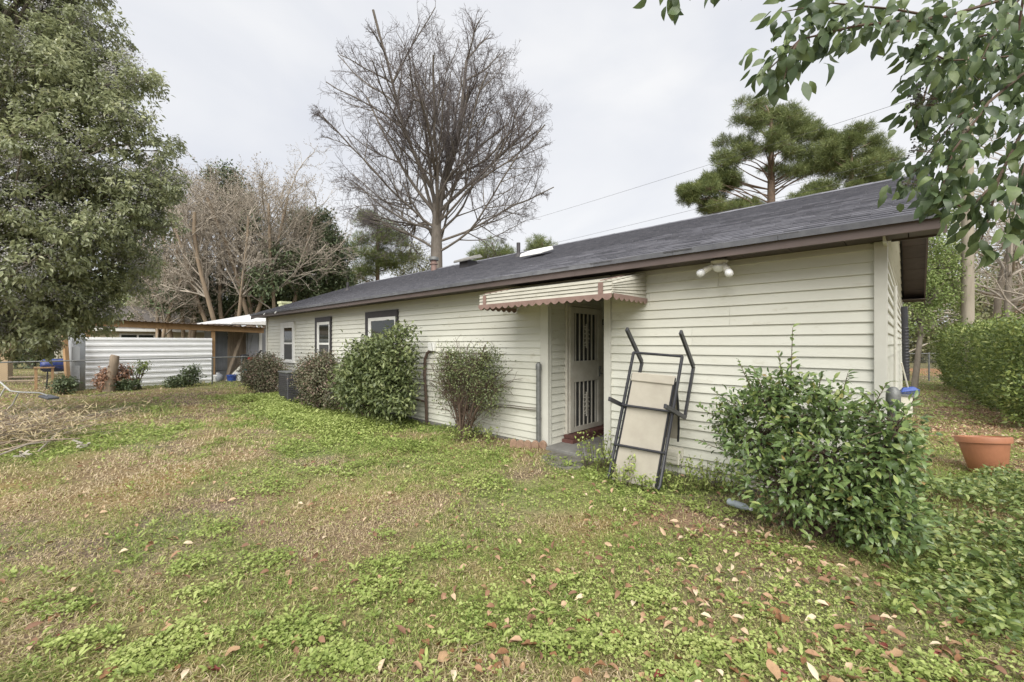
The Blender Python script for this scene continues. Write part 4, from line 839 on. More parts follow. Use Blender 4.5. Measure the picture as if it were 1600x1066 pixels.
def puffs(lobes, sub, dens, seed, flat=.72, lo=.78):
    rng = np.random.default_rng(seed); res = []
    for c, r in wl(lobes):
        k = max(3, int(dens*(r[0]/sub)**2)); u = unit(k, rng)
        for q_ in u: s_ = sub*rng.uniform(.65, 1.25); res.append((np.array(c)+q_*np.array(r)*rng.uniform(lo, 1.0), (s_, s_, s_*flat)))
    return res
PF = puffs(LB, .36, 3.6, 33)
big = leafy('broadleaf_evergreen', 'massive broadleaf evergreen tree with grey berry clusters overhanging the fence', 'tree', B, [([B, B+np.array((.1, .2, 1.8)), B+np.array((.3, .4, 4)), B+np.array((.2, .6, 6.5))], [.36, .30, .23, .1])], PF, 5200, 22, .055, .098, .043, G['privet'], m_greybark, 31, droop=.5, twigs=.12, lobe_r=.03, shell=.7, spread=.55, twig_r=.005)
rng = np.random.default_rng(32); sel = [PF[i] for i in rng.choice(len(PF), len(PF)//2, replace=False)]; cc, pos, d, ct = crown_pts([(np.array(c)+np.array((0, 0, .05)), np.array(r)*np.array((1.0, 1.0, 1.05))) for c, r in sel], 3200, 30, .055, rng, .92)
kind(leaves('berries', pos, rng.normal(size=pos.shape), rng.normal(size=pos.shape), .023, .023, G['berry'], big, np.clip(ct*.6+.4*rng.random(len(pos)), 0, 1)), 'stuff')
# crape myrtles: tan multi-stem winter trees
P2 = dict(seg=(8, 6, 5, 4), wob=(.05, .13, .2, .26), trop=(.03, .04, .03, .02), tap=(.7, .75, .8, .7), nc=(12, 8, 5), t0=(.42, .2, .15), ang=((18, 50), (25, 60), (30, 70)), lr=(.42, .55, .55), minr=.0058)
for k, (px, D, h, ns, sd_, lb, spr) in enumerate(((285, 24, 10.4, 5, 41, 'slender tan-barked winter tree standing left of the twiggy mass', .16), (362, 23, 10.2, 7, 42, 'broad multi-stemmed tan winter tree full of fine twigs', .30), (425, 24, 9.4, 6, 43, 'twiggy tan winter tree nearest the house end', .34), (475, 27, 6.6, 5, 44, 'pale drooping winter tree behind the house end', .38), (250, 22, 5.5, 2, 45, 'short leaning tan trunk forked behind the carport', .15))):
    B = W(px, 537, D); B[2] = 0; rs = random.Random(sd_); st_ = []
    for i in range(ns):
        a = 2*PI*i/ns+rs.uniform(-.3, .3); st_.append((B+np.array((.25*math.cos(a), .25*math.sin(a), 0)), (spr*math.cos(a), spr*math.sin(a), 1), h*rs.uniform(.8, 1.02), rs.uniform(.11, .16)))
    PP = dict(P2)
    if k == 3: PP['trop'] = (.0, -.02, -.06, -.08)
    root, o = bare('winter_tree', lb, B, PP, st_, sd_, m_tanbark, m_tantwig, 'bare tan trees behind the carport', tl=0)
    tp = np.array([tuple(s[1]) for s in o if s[4] == 3]); rng = np.random.default_rng(sd_); tp = np.repeat(tp[rng.random(len(tp)) < .5], 3, 0)+rng.normal(size=(3*0+1, 3))*0
    tp = tp+rng.normal(size=tp.shape)*.05
    kind(leaves('seed_heads', tp, rng.normal(size=tp.shape)+np.array((0, 0, .6)), None, .07, .04, G['seed'], root), 'stuff')
def ev(px, D, lobes, seed, label, nclus, mat, ln=.20, wd=.09, per=14, rc=.2, bark=m_greybark, trunk_h=4, tr=.2, twigs=.15, group=None, droop=.2, name='evergreen_tree', lean=0.0):
    B = W(px, 537, D); B[2] = 0
    return leafy(name, label, 'tree', B, [([B, B+rt*lean*.5+np.array((0, 0, trunk_h*.5)), B+rt*lean+np.array((0, 0, trunk_h))], [tr, tr*.8, tr*.5])], wl(lobes), nclus, per, rc, ln, wd, mat, bark, seed, group, droop=droop, twigs=twigs, lobe_r=.06)
ev(500, 26, [(495,385,26,42),(475,350,26,26),(520,395,26,30),(480,430,25,46),(440,450,24.5,38),(525,440,26,30),(400,460,24.5,32),(500,345,26,20)], 51, 'dark evergreen tree behind the tan winter trees', 2000, G['dark'], group='evergreens beyond the yard')
ev(340, 25, [(325,440,25,30),(350,285,25,26),(370,310,25,24),(300,470,25,30),(375,465,25,34),(345,490,25,30),(330,330,25,18),(415,440,22,26),(300,420,23,22),(440,400,22.5,24),(395,350,23,18),(270,470,22,24)], 52, 'vine-darkened evergreen between the tan trunks', 1150, G['dark'], group='evergreens beyond the yard')
ev(235, 27, [(225,430,27,40),(250,460,27,40),(205,470,27,36),(235,400,27,26),(265,430,27,26)], 53, 'loose mid-green tree above the carport roof', 650, G['privet'], group='evergreens beyond the yard')
ev(170, 36, [(165,470,36,34),(195,490,36,30),(140,480,36,30),(175,440,36,22)], 54, 'pale green tree far behind the cream house', 420, G['light'], group='evergreens beyond the yard')
ev(50, 26, [(20,500,26,30),(50,515,26,30),(75,525,26,26),(40,550,26,26),(70,555,26,20),(15,540,26,24)], 55, 'dark ivy-covered thicket behind the blue grill', 700, G['dark'], group='evergreens beyond the yard', name='thicket', trunk_h=2)
ev(640, 38, [(640,395,38,20),(655,415,38,22),(625,420,38,18)], 56, 'thin olive tree beside the shade tree trunk', 220, G['olive'], twigs=.5)
ev(100, 60, [(0,480,60,50),(70,470,60,50),(140,475,60,50),(210,470,60,45),(280,470,60,40),(-80,470,60,60)], 57, 'distant wood of mixed trees closing the left horizon', 1200, G['olive'], .5, .25, name='wood')
ev(460, 70, [(420,480,70,40),(480,470,70,40),(540,465,70,40),(600,470,70,36),(660,470,70,36),(350,485,70,40)], 58, 'distant wood of mixed trees behind the house', 900, G['olive'], .5, .25, name='wood')
# right side: small light tree, bare trees, wood, pole
ev(1428, 13.5, [(1440,380,13.5,32),(1465,420,13.5,34),(1450,460,13.5,34),(1490,450,13.8,26),(1430,500,13.5,26),(1480,395,14,24),(1425,340,14,30),(1425,430,13.3,30),(1465,345,14,26),(1505,490,13.8,16)], 61, 'small light green tree with slanting pale trunk beyond the gable', 1250, G['light'], .09, .045, 10, .13, trunk_h=2.6, tr=.09, twigs=.5, name='young_tree', lean=.3)
P3 = dict(seg=(8, 7, 5, 4), wob=(.06, .14, .2, .24), trop=(.02, .0, .0, .0), tap=(.7, .75, .8, .7), nc=(14, 7, 5), t0=(.2, .15, .15), ang=((35, 80), (25, 60), (30, 70)), lr=(.5, .5, .5), minr=.010)
for px, D, h, r0, sd_, lb in ((1548, 20, 10, .17, 62, 'bare grey tree with level branches just right of the pole'), (1578, 17, 8.5, .15, 63, 'bare leaning tree with long low branches behind the hedge'), (1640, 22, 10, .2, 64, 'bare tree beyond the far hedge end')):
    B = W(px, 537, D); B[2] = 0; bare('bare_tree', lb, B, P3, [(B, (.05, .02, 1), h, r0), (B+np.array((0, 0, 1.2)), (.4, .3, 1), h*.7, r0*.6)], sd_, m_greybark, m_tantwig, 'bare trees behind the hedge', tl=0)
ev(1500, 34, [(1430,500,34,50),(1480,490,34,50),(1540,480,34,50),(1600,470,34,60),(1660,480,34,60),(1420,540,34,40),(1470,535,34,40)], 65, 'olive brushy wood along the field beyond the side yard', 1500, G['olive'], .28, .13, name='wood')
ev(1620, 60, [(1450,450,60,60),(1540,430,60,60),(1640,430,60,70),(1750,440,60,80)], 66, 'grey-green distant wood beyond the field', 900, G['olive'], .5, .25, name='wood')
pb = W(1512, 537, 13.0); po = thing('utility_pole', 'weathered wooden utility pole rising behind the hedge', 'pole', (pb[0], pb[1], 0))
MB().tube([(pb[0], pb[1], -.2), (pb[0], pb[1], 5), (pb[0], pb[1], 10.2)], [.155, .14, .12], 16).build('pole', m_pole, po, True)
MB().bar(np.array((pb[0], pb[1], 9.4))-fw_*.9, np.array((pb[0], pb[1], 9.4))+fw_*.9, .1, .12).build('crossarm', m_pole, po)
for (z0_, py2, lb) in ((9.5, 405, 'uppermost thin utility wire crossing the sky above the roof'), (7.7, 434, 'middle thin utility wire sagging over the roof ridge'), (7.35, 442, 'lowest thin utility wire sagging over the roof ridge')):
    e = W(600, py2, 45); a = np.array((pb[0], pb[1], z0_)); pts = [a*(1-t)+e*t-np.array((0, 0, .35*4*t*(1-t))) for t in np.linspace(0, 1, 20)]
    tag(MB().tube(pts, .0065, 5).build('utility_wire', m_wire, None, True), lb, 'wire')
    pts = [a+(a-e)*t*.6 for t in np.linspace(0, 1, 3)]
# far chain-link fence beyond the side yard
f2 = thing('chain_link_fence', 'distant chain-link fence at the end of the side yard', 'fence', (2, 17.6, 0)); fa, fb = W(1380, 580, 16.5), W(1700, 580, 19); fa[2] = fb[2] = 0
MB().tube([fa+np.array((0, 0, 1.1)), fb+np.array((0, 0, 1.1))], .022, 8).build('top_rail', m_galv, f2, True)
for t in (0, .2, .4, .7, 1): MB().tube([fa*(1-t)+fb*t, fa*(1-t)+fb*t+np.array((0, 0, 1.15))], .028, 8).build('post', m_galv, f2, True)
dv = fb-fa; Lg = np.linalg.norm(dv); u_ = dv/Lg; s_ = np.arange(.9, Lg-.9, .06); up_ = np.array((0, 0, 1.05))
kind(segs('wire_mesh', np.concatenate([fa+np.outer(s_, u_), fa+np.outer(s_, u_)]), np.concatenate([fa+np.outer(s_+.8, u_)+up_, fa+np.outer(s_-.8, u_)+up_]), .002, .002, m_galv, f2), 'stuff')

# ------------------------------------------------------------------ shrubs
def shrub(name, label, base, lobes, nclus, per, rc, ln, wd, mat, seed, group=None, stems=7, **kw):
    rng = np.random.default_rng(seed); tr_ = []
    for k in range(stems):
        a = rng.uniform(0, 2*PI); e = np.array(lobes[k % len(lobes)][0])+rng.normal(size=3)*.08; b0 = np.array((base[0]+.07*math.cos(a), base[1]+.07*math.sin(a), -.02)); m_ = (b0+e)/2+np.array((rng.normal()*.06, rng.normal()*.06, .05)); tr_.append(([b0, m_, e], [.022, .016, .008]))
    return leafy(name, label, 'shrub', base, tr_, lobes, nclus, per, rc, ln, wd, mat, m_brownstem, seed, group, lobe_r=.012, twig_r=.003, crown_name='foliage', **kw)
shrub('shrub', 'rounded reddish-green shrub at the far end of the wall', (-13.2, -.8, 0), [((-13.9,-.75,.6),(.75,.5,.52)),((-13.0,-.78,.62),(.75,.45,.52)),((-13.3,-.8,.75),(.8,.5,.42))], 900, 12, .07, .055, .034, G['loro'], 71, 'clipped shrubs along the wall')
shrub('shrub', 'dusky red-brown clipped shrub beside the air conditioner', (-9.6, -.75, 0), [((-10.05,-.74,.62),(.5,.42,.60)),((-9.2,-.78,.66),(.75,.48,.58)),((-9.6,-.76,.88),(.75,.42,.40))], 950, 12, .065, .052, .034, G['loro'], 72, 'clipped shrubs along the wall')
shrub('shrub', 'large bushy green shrub covering the dark-trimmed window', (-7.5, -.75, 0), [((-7.95,-.72,.68),(.55,.45,.58)),((-7.4,-.78,.85),(.65,.5,.7)),((-6.95,-.7,.95),(.6,.45,.65)),((-6.65,-.55,1.4),(.30,.28,.55)),((-7.5,-.68,1.25),(.5,.42,.36)),((-6.8,-.65,.6),(.5,.42,.45))], 1050, 13, .075, .085, .040, G['shrubg'], 73)
r4 = shrub('shrub', 'thin see-through shrub of fine brown stems by the entry', (-5.05, -.42, 0), [((-5.3,-.42,1.15),(.45,.25,.25)),((-4.7,-.42,1.2),(.42,.25,.25)),((-4.9,-.42,.95),(.7,.26,.35)),((-5.45,-.42,.8),(.3,.22,.45)),((-4.45,-.42,.85),(.3,.22,.45)),((-5.35,-.42,1.3),(.3,.2,.14)),((-4.6,-.42,1.32),(.35,.2,.14))], 950, 8, .05, .036, .019, G['shrubg'], 74, stems=9, twigs=1.0, shell=.3)
P4 = dict(seg=(5, 4, 3), wob=(.08, .14, .2), trop=(.04, .03, .0), tap=(.6, .7, .7), nc=(9, 5), t0=(.15, .2), ang=((18, 48), (25, 60)), lr=(.55, .5)); o4 = []; rs = random.Random(9)
for k in range(16): a = -.85+1.7*k/15; grow(o4, Vector((-5.05+.07*a, -.42+rs.uniform(-.03, .03), 0)), Vector((a*.5, rs.uniform(-.15, .15), 1)), 1.12, .010, 0, P4, rs)
f_ = lambda i: np.array([tuple(s[i]) if i < 2 else s[i] for s in o4]); segs('branches', f_(0), f_(1), np.maximum(f_(2), .0028), np.maximum(f_(3), .002), m_brownstem, r4, 4)
# foreground bush with single leaves as parts
def leaf_variant(mat, k, ln, wd):
    st = [(0, 0, 0), (.16, .28, .05), (.38, .48, .075), (.62, .44, .045), (.84, .22, -.03), (1, 0, -.12)]; V = [(0, 0, 0)]; c = 1+.75*(k-1.2)
    for t, w, b in st[1:-1]: V += [(-w*wd, t*ln, b*ln*c+.16*w*wd), (0, t*ln, b*ln*c), (w*wd, t*ln, b*ln*c+.16*w*wd)]
    V.append((0, ln, st[-1][2]*ln*c)); Fc = [(0, 2, 1), (0, 3, 2)]
    for i in range(3): a = 1+3*i; Fc += [(a, a+1, a+4, a+3), (a+1, a+2, a+5, a+4)]
    Fc += [(10, 11, 13), (11, 12, 13)]
    me = bpy.data.meshes.new('leaf'); me.from_pydata(V, [], Fc); me.polygons.foreach_set('use_smooth', [True]*len(Fc)); me.materials.append(mat); me.update(); return me
def place_leaves(root, meshes, pos, d, nm, sc, rng, name='leaf'):
    d, nn_, s_ = frames(np.asarray(d), np.asarray(nm)); Lr = Vector(root['_l'])
    for i in range(len(pos)):
        o = bpy.data.objects.new(name, meshes[i % len(meshes)]); COL.objects.link(o); o.parent = root
        mtx = Matrix(np.column_stack([s_[i]*sc[i]*rng.uniform(.75, 1.2), d[i]*sc[i], -nn_[i]*-sc[i]]).tolist()).to_4x4(); mtx.translation = Vector(pos[i])-Lr; o.matrix_basis = mtx
rng = np.random.default_rng(81); bb = (-.5, -.72, 0)
LB5 = [((-.80,-.70,.72),(.34,.32,.42)),((-.30,-.86,.66),(.42,.36,.44)),((-.02,-.78,.72),(.26,.32,.36)),((-.55,-.88,.38),(.42,.34,.33)),((-.12,-.88,.34),(.36,.30,.30)),((-.68,-.68,1.06),(.30,.22,.22)),((-.35,-.72,.98),(.34,.24,.2)),((.02,-.82,.3),(.2,.26,.26)),((-1.0,-.7,.8),(.20,.2,.22)),((.02,-.90,.74),(.18,.18,.24)),((.07,-.94,.93),(.16,.12,.13))]
bush = thing('leafy_bush', 'glossy dark green bush with upright shoots at the house corner', 'shrub', bb)
cc, pos, d, ct = crown_pts(LB5, 1080, 8, .044, rng, .35); n = len(pos)
shoots = [((-.58,-.72,1.1),(-.56,-.74,1.63)),((-.62,-.7,1.05),(-.66,-.74,1.42)),((-.82,-.74,1.0),(-.95,-.80,1.36)),((-.74,-.7,1.0),(-.86,-.72,1.30)),((-1.0,-.74,.75),(-1.28,-.82,.93)),((-.95,-.74,.5),(-1.26,-.85,.62)),((-.25,-.75,1.05),(-.20,-.80,1.28)),((-.1,-.75,.95),(.02,-.80,1.22)),((.05,-.7,.85),(.16,-.78,1.12)),((-.4,-.75,1.05),(-.36,-.8,1.27)),((-.9,-.74,.9),(-1.16,-.80,1.08))]
sp, sdv = [], []
for a, b_ in shoots:
    a, b_ = np.array(a), np.array(b_); m_ = 15
    for k in range(m_):
        t = k/(m_-1); an = k*2.4; dd = nrmz(b_-a); p_ = nrmz(np.cross(dd, rng.normal(size=3))); sp.append(a+(b_-a)*t); sdv.append(p_*.8+dd*.7)
pos = np.concatenate([pos, np.array(sp)]); dirs = np.concatenate([d*.7+rng.normal(size=(n, 3))*.6+np.array((0, 0, .05)), np.array(sdv)])
ok = (pos[:, 2] > .05) & (pos[:, 1] < -.16); pos, dirs = pos[ok], dirs[ok]; nm = np.array((0, 0, 1.))+rng.normal(size=pos.shape)*.4+np.array((0, -.25, 0))
dist = np.linalg.norm(pos-CAM, axis=1); order = np.argsort(dist+rng.random(len(dist))*.15); one, rest_ = order[:290], order[290:]
vm = [leaf_variant(G['busho'], k, .066, .030) for k in range(4)]
place_leaves(bush, vm, pos[one], dirs[one], nm[one], .45+.9*rng.random(len(one)), rng)
kind(leaves('foliage', pos[rest_], dirs[rest_], nm[rest_], .064*(.45+.9*rng.random(len(rest_))), .029*(.75+.5*rng.random(len(rest_))), G['bush'], bush, rng.random(len(rest_)), True), 'stuff')
stm = MB()
for k in range(11):
    c = LB5[k % len(LB5)][0]; b0 = np.array((-.5+rng.normal()*.16, -.74+rng.normal()*.06, -.02)); e = np.array(c)+rng.normal(size=3)*.06; stm.tube([b0, (b0+e)/2+rng.normal(size=3)*.05, e], [.016, .012, .005], 7)
stm.build('stems', m_brownstem, bush, True); stm = MB()
for a, b_ in shoots: stm.tube([np.array((-.5, -.74, .4)), (np.array((-.5, -.74, .4))+np.array(a))/2+np.array((0, 0, .1)), a, b_], [.009, .007, .005, .002], 5)
stm.build('shoots', m_brownstem, bush, True)
LC = np.array([l[0] for l in LB5]); j = np.argmin(((cc[:, None]-LC[None])**2).sum(-1), 1); segs('twigs', LC[j], cc, .004, .0018, m_brownstem, bush)
# ground creeper right of the bush
rng = np.random.default_rng(82); n = 34000; x = rng.uniform(-.2, 2.8, n); y = rng.uniform(-1.7, 3.8, n)
mask = (1-sm(ell(x, y, .85, .35, 1.15, 2.1, -.25)+(vnoise(x, y, .5, 31)-.5)*.9, .55, 1.05))
kp = rng.random(n) < mask*np.clip(.25+1.2*vnoise(x, y, .28, 32), 0, 1); x, y, mask = x[kp], y[kp], mask[kp]
z = gh(x, y)+(.03+.34*vnoise(x, y, .42, 33)**1.5*mask)*rng.random(len(x))**.5+.01; pos = np.stack([x, y, z], 1)
cre = kind(leaves('ground_creeper', pos, rng.normal(size=pos.shape)*np.array((1, 1, .5)), np.array((0, 0, 1.))+rng.normal(size=pos.shape)*.6, .055*(.5+.8*rng.random(len(x))), .027*(.7+.6*rng.random(len(x))), G['ivy'], None, rng.random(len(x)), True), 'stuff'); tag(cre, 'low glossy green creeper spreading over the ground by the pot', 'ground cover')
# clipped hedge
rng = np.random.default_rng(83); n = 32000; X0, X1, Y0, Y1, H = .72, 3.4, 6.4, 17.2, 1.9
f = rng.random(n); pos = np.stack([rng.uniform(X0, X1, n), rng.uniform(Y0, Y1, n), rng.uniform(.12, H, n)], 1); out_ = np.zeros((n, 3))
a = f < .42; pos[a, 0] = X0; out_[a] = (-1, 0, 0); b_ = (f >= .42) & (f < .68); pos[b_, 1] = Y0; out_[b_] = (0, -1, 0); c = f >= .68; pos[c, 2] = H; out_[c] = (0, 0, 1)
skew = .055*(17.2-pos[:, 1]); pos[:, 0] += skew
bul = .42*(vnoise(pos[:, 1]+pos[:, 0], pos[:, 2]*1.3, .8, 41)-.5)+.30*(vnoise(pos[:, 1]*1.1, pos[:, 2]+pos[:, 0], .3, 42)-.5); pos += out_*bul[:, None]-out_*(rng.random(n)**2*.22)[:, None]
edge = np.clip((pos[:, 2]-1.4)/.5, 0, 1)**2*.22; pos[a, 0] += edge[a]; pos[b_, 1] += edge[b_]; und = np.clip((.7-pos[:, 2])/.7, 0, 1)*.35; pos[a, 0] += und[a]; pos[b_, 1] += und[b_]
hg = thing('clipped_hedge', 'long clipped green hedge along the side yard', 'hedge', (2.4, 11, 0)); kind(leaves('foliage', pos, out_*.5+rng.normal(size=(n, 3))*.7+np.array((0, 0, .2)), out_+rng.normal(size=(n, 3))*.5+np.array((0, 0, .6)), .075*(.5+.9*rng.random(n)), .036*(.7+.6*rng.random(n)), G['hedge'], hg, rng.random(n)), 'stuff')
sm_ = MB()
for k in range(22): yy = Y0+.4+k*.47; xx = X0+.055*(17.2-yy)+.75+rng.random()*.5; sm_.tube([(xx, yy, -.05), (xx+rng.normal()*.1, yy+rng.normal()*.1, .8), (xx+rng.normal()*.25, yy+rng.normal()*.2, 1.6)], [.03, .022, .01], 6)
sm_.build('stems', m_brownstem, hg, True)
mbx = MB().hexa([(X0+1.05, Y0+.45, .1), (X1-.2, Y0+.45, .1), (X1-.2, Y1-.3, .1), (X0+.5, Y1-.3, .1), (X0+1.1, Y0+.5, H-.35), (X1-.2, Y0+.5, H-.35), (X1-.2, Y1-.3, H-.35), (X0+.5, Y1-.3, H-.35)])
n2 = 9000; p2 = np.stack([rng.uniform(X0+.35, X1, n2), rng.uniform(Y0+.3, Y1, n2), rng.uniform(.15, H-.15, n2)], 1); p2[:, 0] += .055*(17.2-p2[:, 1])
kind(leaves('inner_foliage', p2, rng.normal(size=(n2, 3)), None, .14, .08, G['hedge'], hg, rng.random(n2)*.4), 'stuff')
# fence-side small plants
for px, py, X_, h, nm_, lb, mt, seed in ((166, 606, -18.5, .62, 'shrub', 'dry brown-leaved shrub left of the tall stump', G['deadbush'], 91), (189, 606, -18.6, .72, 'shrub', 'dry brown-leaved shrub right of the tall stump', G['deadbush'], 92), (217, 602, -18.6, .72, 'sapling', 'thin green sapling before the corrugated panel', G['hedge'], 93), (297, 604, -18.3, .62, 'shrub', 'bushy dark green shrub before the corrugated panel', G['dark'], 94), (276, 604, -18.3, .3, 'shrub', 'low green shrublet beside the bushy dark shrub at the panel', G['dark'], 95), (198, 607, -18.4, .28, 'shrub', 'low green weed clump at the foot of the tall stump', G['dark'], 96), (98, 612, -18.3, .42, 'shrub', 'green weedy shrub at the foot of the leaning post', G['dark'], 97)):
    c = onX(px, py, X_); w = .36 if nm_ == 'shrub' else .25
    lob = [((c[0], c[1], h*.55), (w*.8, w, h*.5)), ((c[0], c[1]+.05, h*.85), (w*.55, w*.6, h*.35))] if nm_ == 'shrub' else [((c[0], c[1], h*.95), (.22, .28, .22)), ((c[0], c[1]-.12, h*.6), (.12, .14, .12)), ((c[0], c[1]+.1, h*1.1), (.14, .16, .14))]
    if seed in (93, 97, 95, 96): pass
    shrub(nm_, lb, (c[0], c[1], 0), lob, 110 if nm_ == 'shrub' else 34, 8, .05, .085, .045, mt, seed, 'small plants along the fence', stems=4, twigs=.8, shell=.3)

# ------------------------------------------------------------------ overhanging branch from a tree beside the photographer
rng = np.random.default_rng(101); tb0 = CAM+np.array((ca, sa, 0))*4.3+np.array((-sa, ca, 0))*1.2; tb0[2] = 0
ot = thing('overhanging_tree', 'broadleaf evergreen tree reaching drooping leafy branches over the roof corner', 'tree', tuple(tb0))
fk = tb0+np.array((-.2, .1, 3.1))
MB().tube([tb0, tb0+np.array((.05, .05, 1.5)), fk, fk+np.array((.2, .2, 2.2))], [.17, .14, .12, .07], 12, cap=False).build('trunk', m_greybark, ot, True)
BRS = [[(1760,-60,2.6),(1600,-10,2.2),(1470,28,1.95),(1340,40,1.8),(1250,62,1.75),(1200,110,1.75)], [(1470,28,1.95),(1400,15,1.85),(1300,5,1.8),(1215,20,1.78)], [(1760,-60,2.6),(1640,80,2.2),(1545,160,2.0),(1490,235,1.95),(1470,300,1.95)], [(1640,80,2.2),(1560,90,2.0),(1480,95,1.9),(1430,70,1.9)], [(1640,80,2.2),(1600,200,2.1),(1560,280,2.0),(1510,330,1.95),(1455,290,1.95)], [(1640,80,2.2),(1620,160,2.0),(1600,260,1.9),(1580,350,1.9)],
       [(1760,-60,2.6),(1600,40,2.4),(1520,60,2.3),(1450,130,2.2),(1430,200,2.2)], [(1560,280,2.0),(1545,340,2.0),(1530,385,2.0)], [(1760,-60,2.6),(1680,200,2.4),(1640,300,2.3),(1600,390,2.2)], [(1600,-10,2.2),(1560,40,2.1),(1530,100,2.0)], [(1760,-60,2.6),(1500,-60,2.1),(1200,-50,1.9),(1075,-25,1.8),(1057,-4,1.8)], [(1250,62,1.75),(1235,85,1.72),(1225,125,1.72)], [(1590,120,2.4),(1500,180,2.4),(1440,250,2.3),(1415,290,2.2)], [(1600,-10,2.2),(1580,120,2.3),(1500,120,2.3),(1455,170,2.3)]]
pp, dd_, ti = [], [], []; bm_ = MB(); limb(bm_, fk, W(1760, -60, 2.6), .06, .028, rng, .05)
for bi, b_ in enumerate(BRS):
    P_ = [W(*q_) for q_ in b_]; r0 = .010 if len(b_) > 4 else .006
    bm_.tube(P_, [r0*(1-.75*i/(len(P_)-1)) for i in range(len(P_))], 6)
    L_ = sum(np.linalg.norm(P_[i+1]-P_[i]) for i in range(len(P_)-1)); m_ = int(L_*(96 if bi not in (10, 0, 1, 11) else 74 if bi != 10 else 16))
    for k in range(m_):
        t = (.12+.88*rng.random())*(len(P_)-1); i = min(int(t), len(P_)-2); p = P_[i]+(P_[i+1]-P_[i])*(t-i); tang = nrmz(P_[i+1]-P_[i]); off = rng.normal(size=3)*np.array((.05, .05, .045)); 
        pp.append(p+off); dd_.append(tang*.45+nrmz(off)*.6+np.array((0, 0, -1.0))+rng.normal(size=3)*.42)
    e = P_[-1]
    for k in range(6): pp.append(e+rng.normal(size=3)*.02); dd_.append(np.array((0, 0, -1.1))+rng.normal(size=3)*.5)
bm_.build('branches', m_brownstem, ot, True)
pp, dd_ = np.array(pp), np.array(dd_); nm = rng.normal(size=pp.shape)*.8-np.array((-sa, ca, 0))*.7+np.array((0, 0, .3)); dist = np.linalg.norm(pp-CAM, axis=1)
prj = np.array([(800+F*((p-CAM) @ rt)/((p-CAM) @ fw_)) for p in pp]); vis = np.where(prj < 1620)[0]; order = vis[np.argsort(dist[vis])]; one = order[:295]; rest_ = np.setdiff1d(np.arange(len(pp)), one)
vm = [leaf_variant(G['overo'], k, .074, .038) for k in range(4)]
place_leaves(ot, vm, pp[one], dd_[one], nm[one], .65+.6*rng.random(len(one)), rng)
kind(leaves('foliage', pp[rest_], dd_[rest_], nm[rest_], .074*(.65+.6*rng.random(len(rest_))), .038, G['over'], ot, rng.random(len(rest_)), True), 'stuff')
# berry sprigs
bp0, bp1 = [], []; bpos = []
for px, py, D in ((1440,88,1.95),(1425,150,2.0),(1420,160,2.0),(1428,235,2.0),(1420,285,2.0),(1450,120,2.1),(1480,200,2.1)):
    a = W(px+40, py+5, D)
    for k in range(9): e = a+(W(px, py, D)-a)*rng.uniform(.5, 1.15)+rng.normal(size=3)*.02; bp0.append(a); bp1.append(e); bpos += [e+rng.normal(size=3)*.004 for _ in range(3)]
kind(segs('berry_stalks', bp0, bp1, .0012, .0008, m_brownstem, ot), 'stuff'); bmb = MB()
for p in bpos: bmb.lathe([(0, -.0045), (.0042, -.002), (.0042, .002), (0, .0045)], 5, Matrix.Translation(p))
kind(bmb.build('berries', m_wire, ot, True), 'stuff')

# ------------------------------------------------------------------ lawn: blades, weeds, fallen leaves
rng = np.random.default_rng(111)
def scatter(n, d0, d1, pw, wide=1.45):
    u = rng.random(n); D = (d0**(1-pw)+u*(d1**(1-pw)-d0**(1-pw)))**(1/(1-pw)); r = rng.uniform(-1, 1, n)*wide*(D+.4)
    x = CAM[0]+ca*r-sa*D; y = CAM[1]+sa*r+ca*D
    ok = ~((x > HX0-.05) & (x < .03) & (y > -.03) & (y < HY1+.1)) & ~((x > -3.63) & (x < -2.73) & (y > -.30+.35*vnoise(x, y, .13, 90)-.25)) & (x > -40)
    return x[ok], y[ok], D[ok]
x, y, D = scatter(430000, .9, 24, 1.15); n = len(x); g = green(x, y); li = litter(x, y)
den = np.clip(.22+.95*vnoise(x, y, .16, 51), 0, 1)*(1-.6*li)*(1-.45*sm(vnoise(x, y, .9, 52), .62, .85)); k = rng.random(n) < den; x, y, D, g = x[k], y[k], D[k], g[k]; n = len(x)
k_ = np.clip(D/3.2, 1, 4.5); h = (.022+.05*rng.random(n)**1.5)*(.7+.8*vnoise(x, y, .35, 53))*np.sqrt(k_); w = (.0020+.0022*rng.random(n))*k_*.9
az = rng.random(n)*2*PI; ln_ = .3+1.0*rng.random(n); dv = np.stack([np.cos(az)*ln_, np.sin(az)*ln_, np.ones(n)*.75], 1); dv = nrmz(dv); sd = np.stack([-np.sin(az), np.cos(az), np.zeros(n)], 1)
p = np.stack([x, y, gh(x, y)-.012], 1); mid = p+dv*h[:, None]*.55; tip = p+nrmz(dv+np.stack([np.cos(az)*.6, np.sin(az)*.6, -.35*np.ones(n)], 1))*h[:, None]*1.15
V = np.stack([p-sd*w[:, None], p+sd*w[:, None], mid+sd*w[:, None]*.8, mid-sd*w[:, None]*.8, tip], 1); q4 = np.arange(n)[:, None]*5
tint = np.clip(.60*g+.30*vnoise(x, y, .6, 54)+.22*vnoise(x, y, .17, 55)+rng.normal(size=n)*.22+.07-.16*(1-sm(ell(x, y, -7.5, -3.6, 4.0, 1.5, .35), .6, 1.2)), 0, 1)
lw = kind(mesh_np('lawn_grass', V, [q4+np.array([[2, 3, 4]]), q4+np.array([[0, 1, 2, 3]])], G['grass'], None, np.repeat(tint, 5)), 'stuff'); tag(lw, 'short patchy winter grass, straw and green, covering the yard', 'grass')
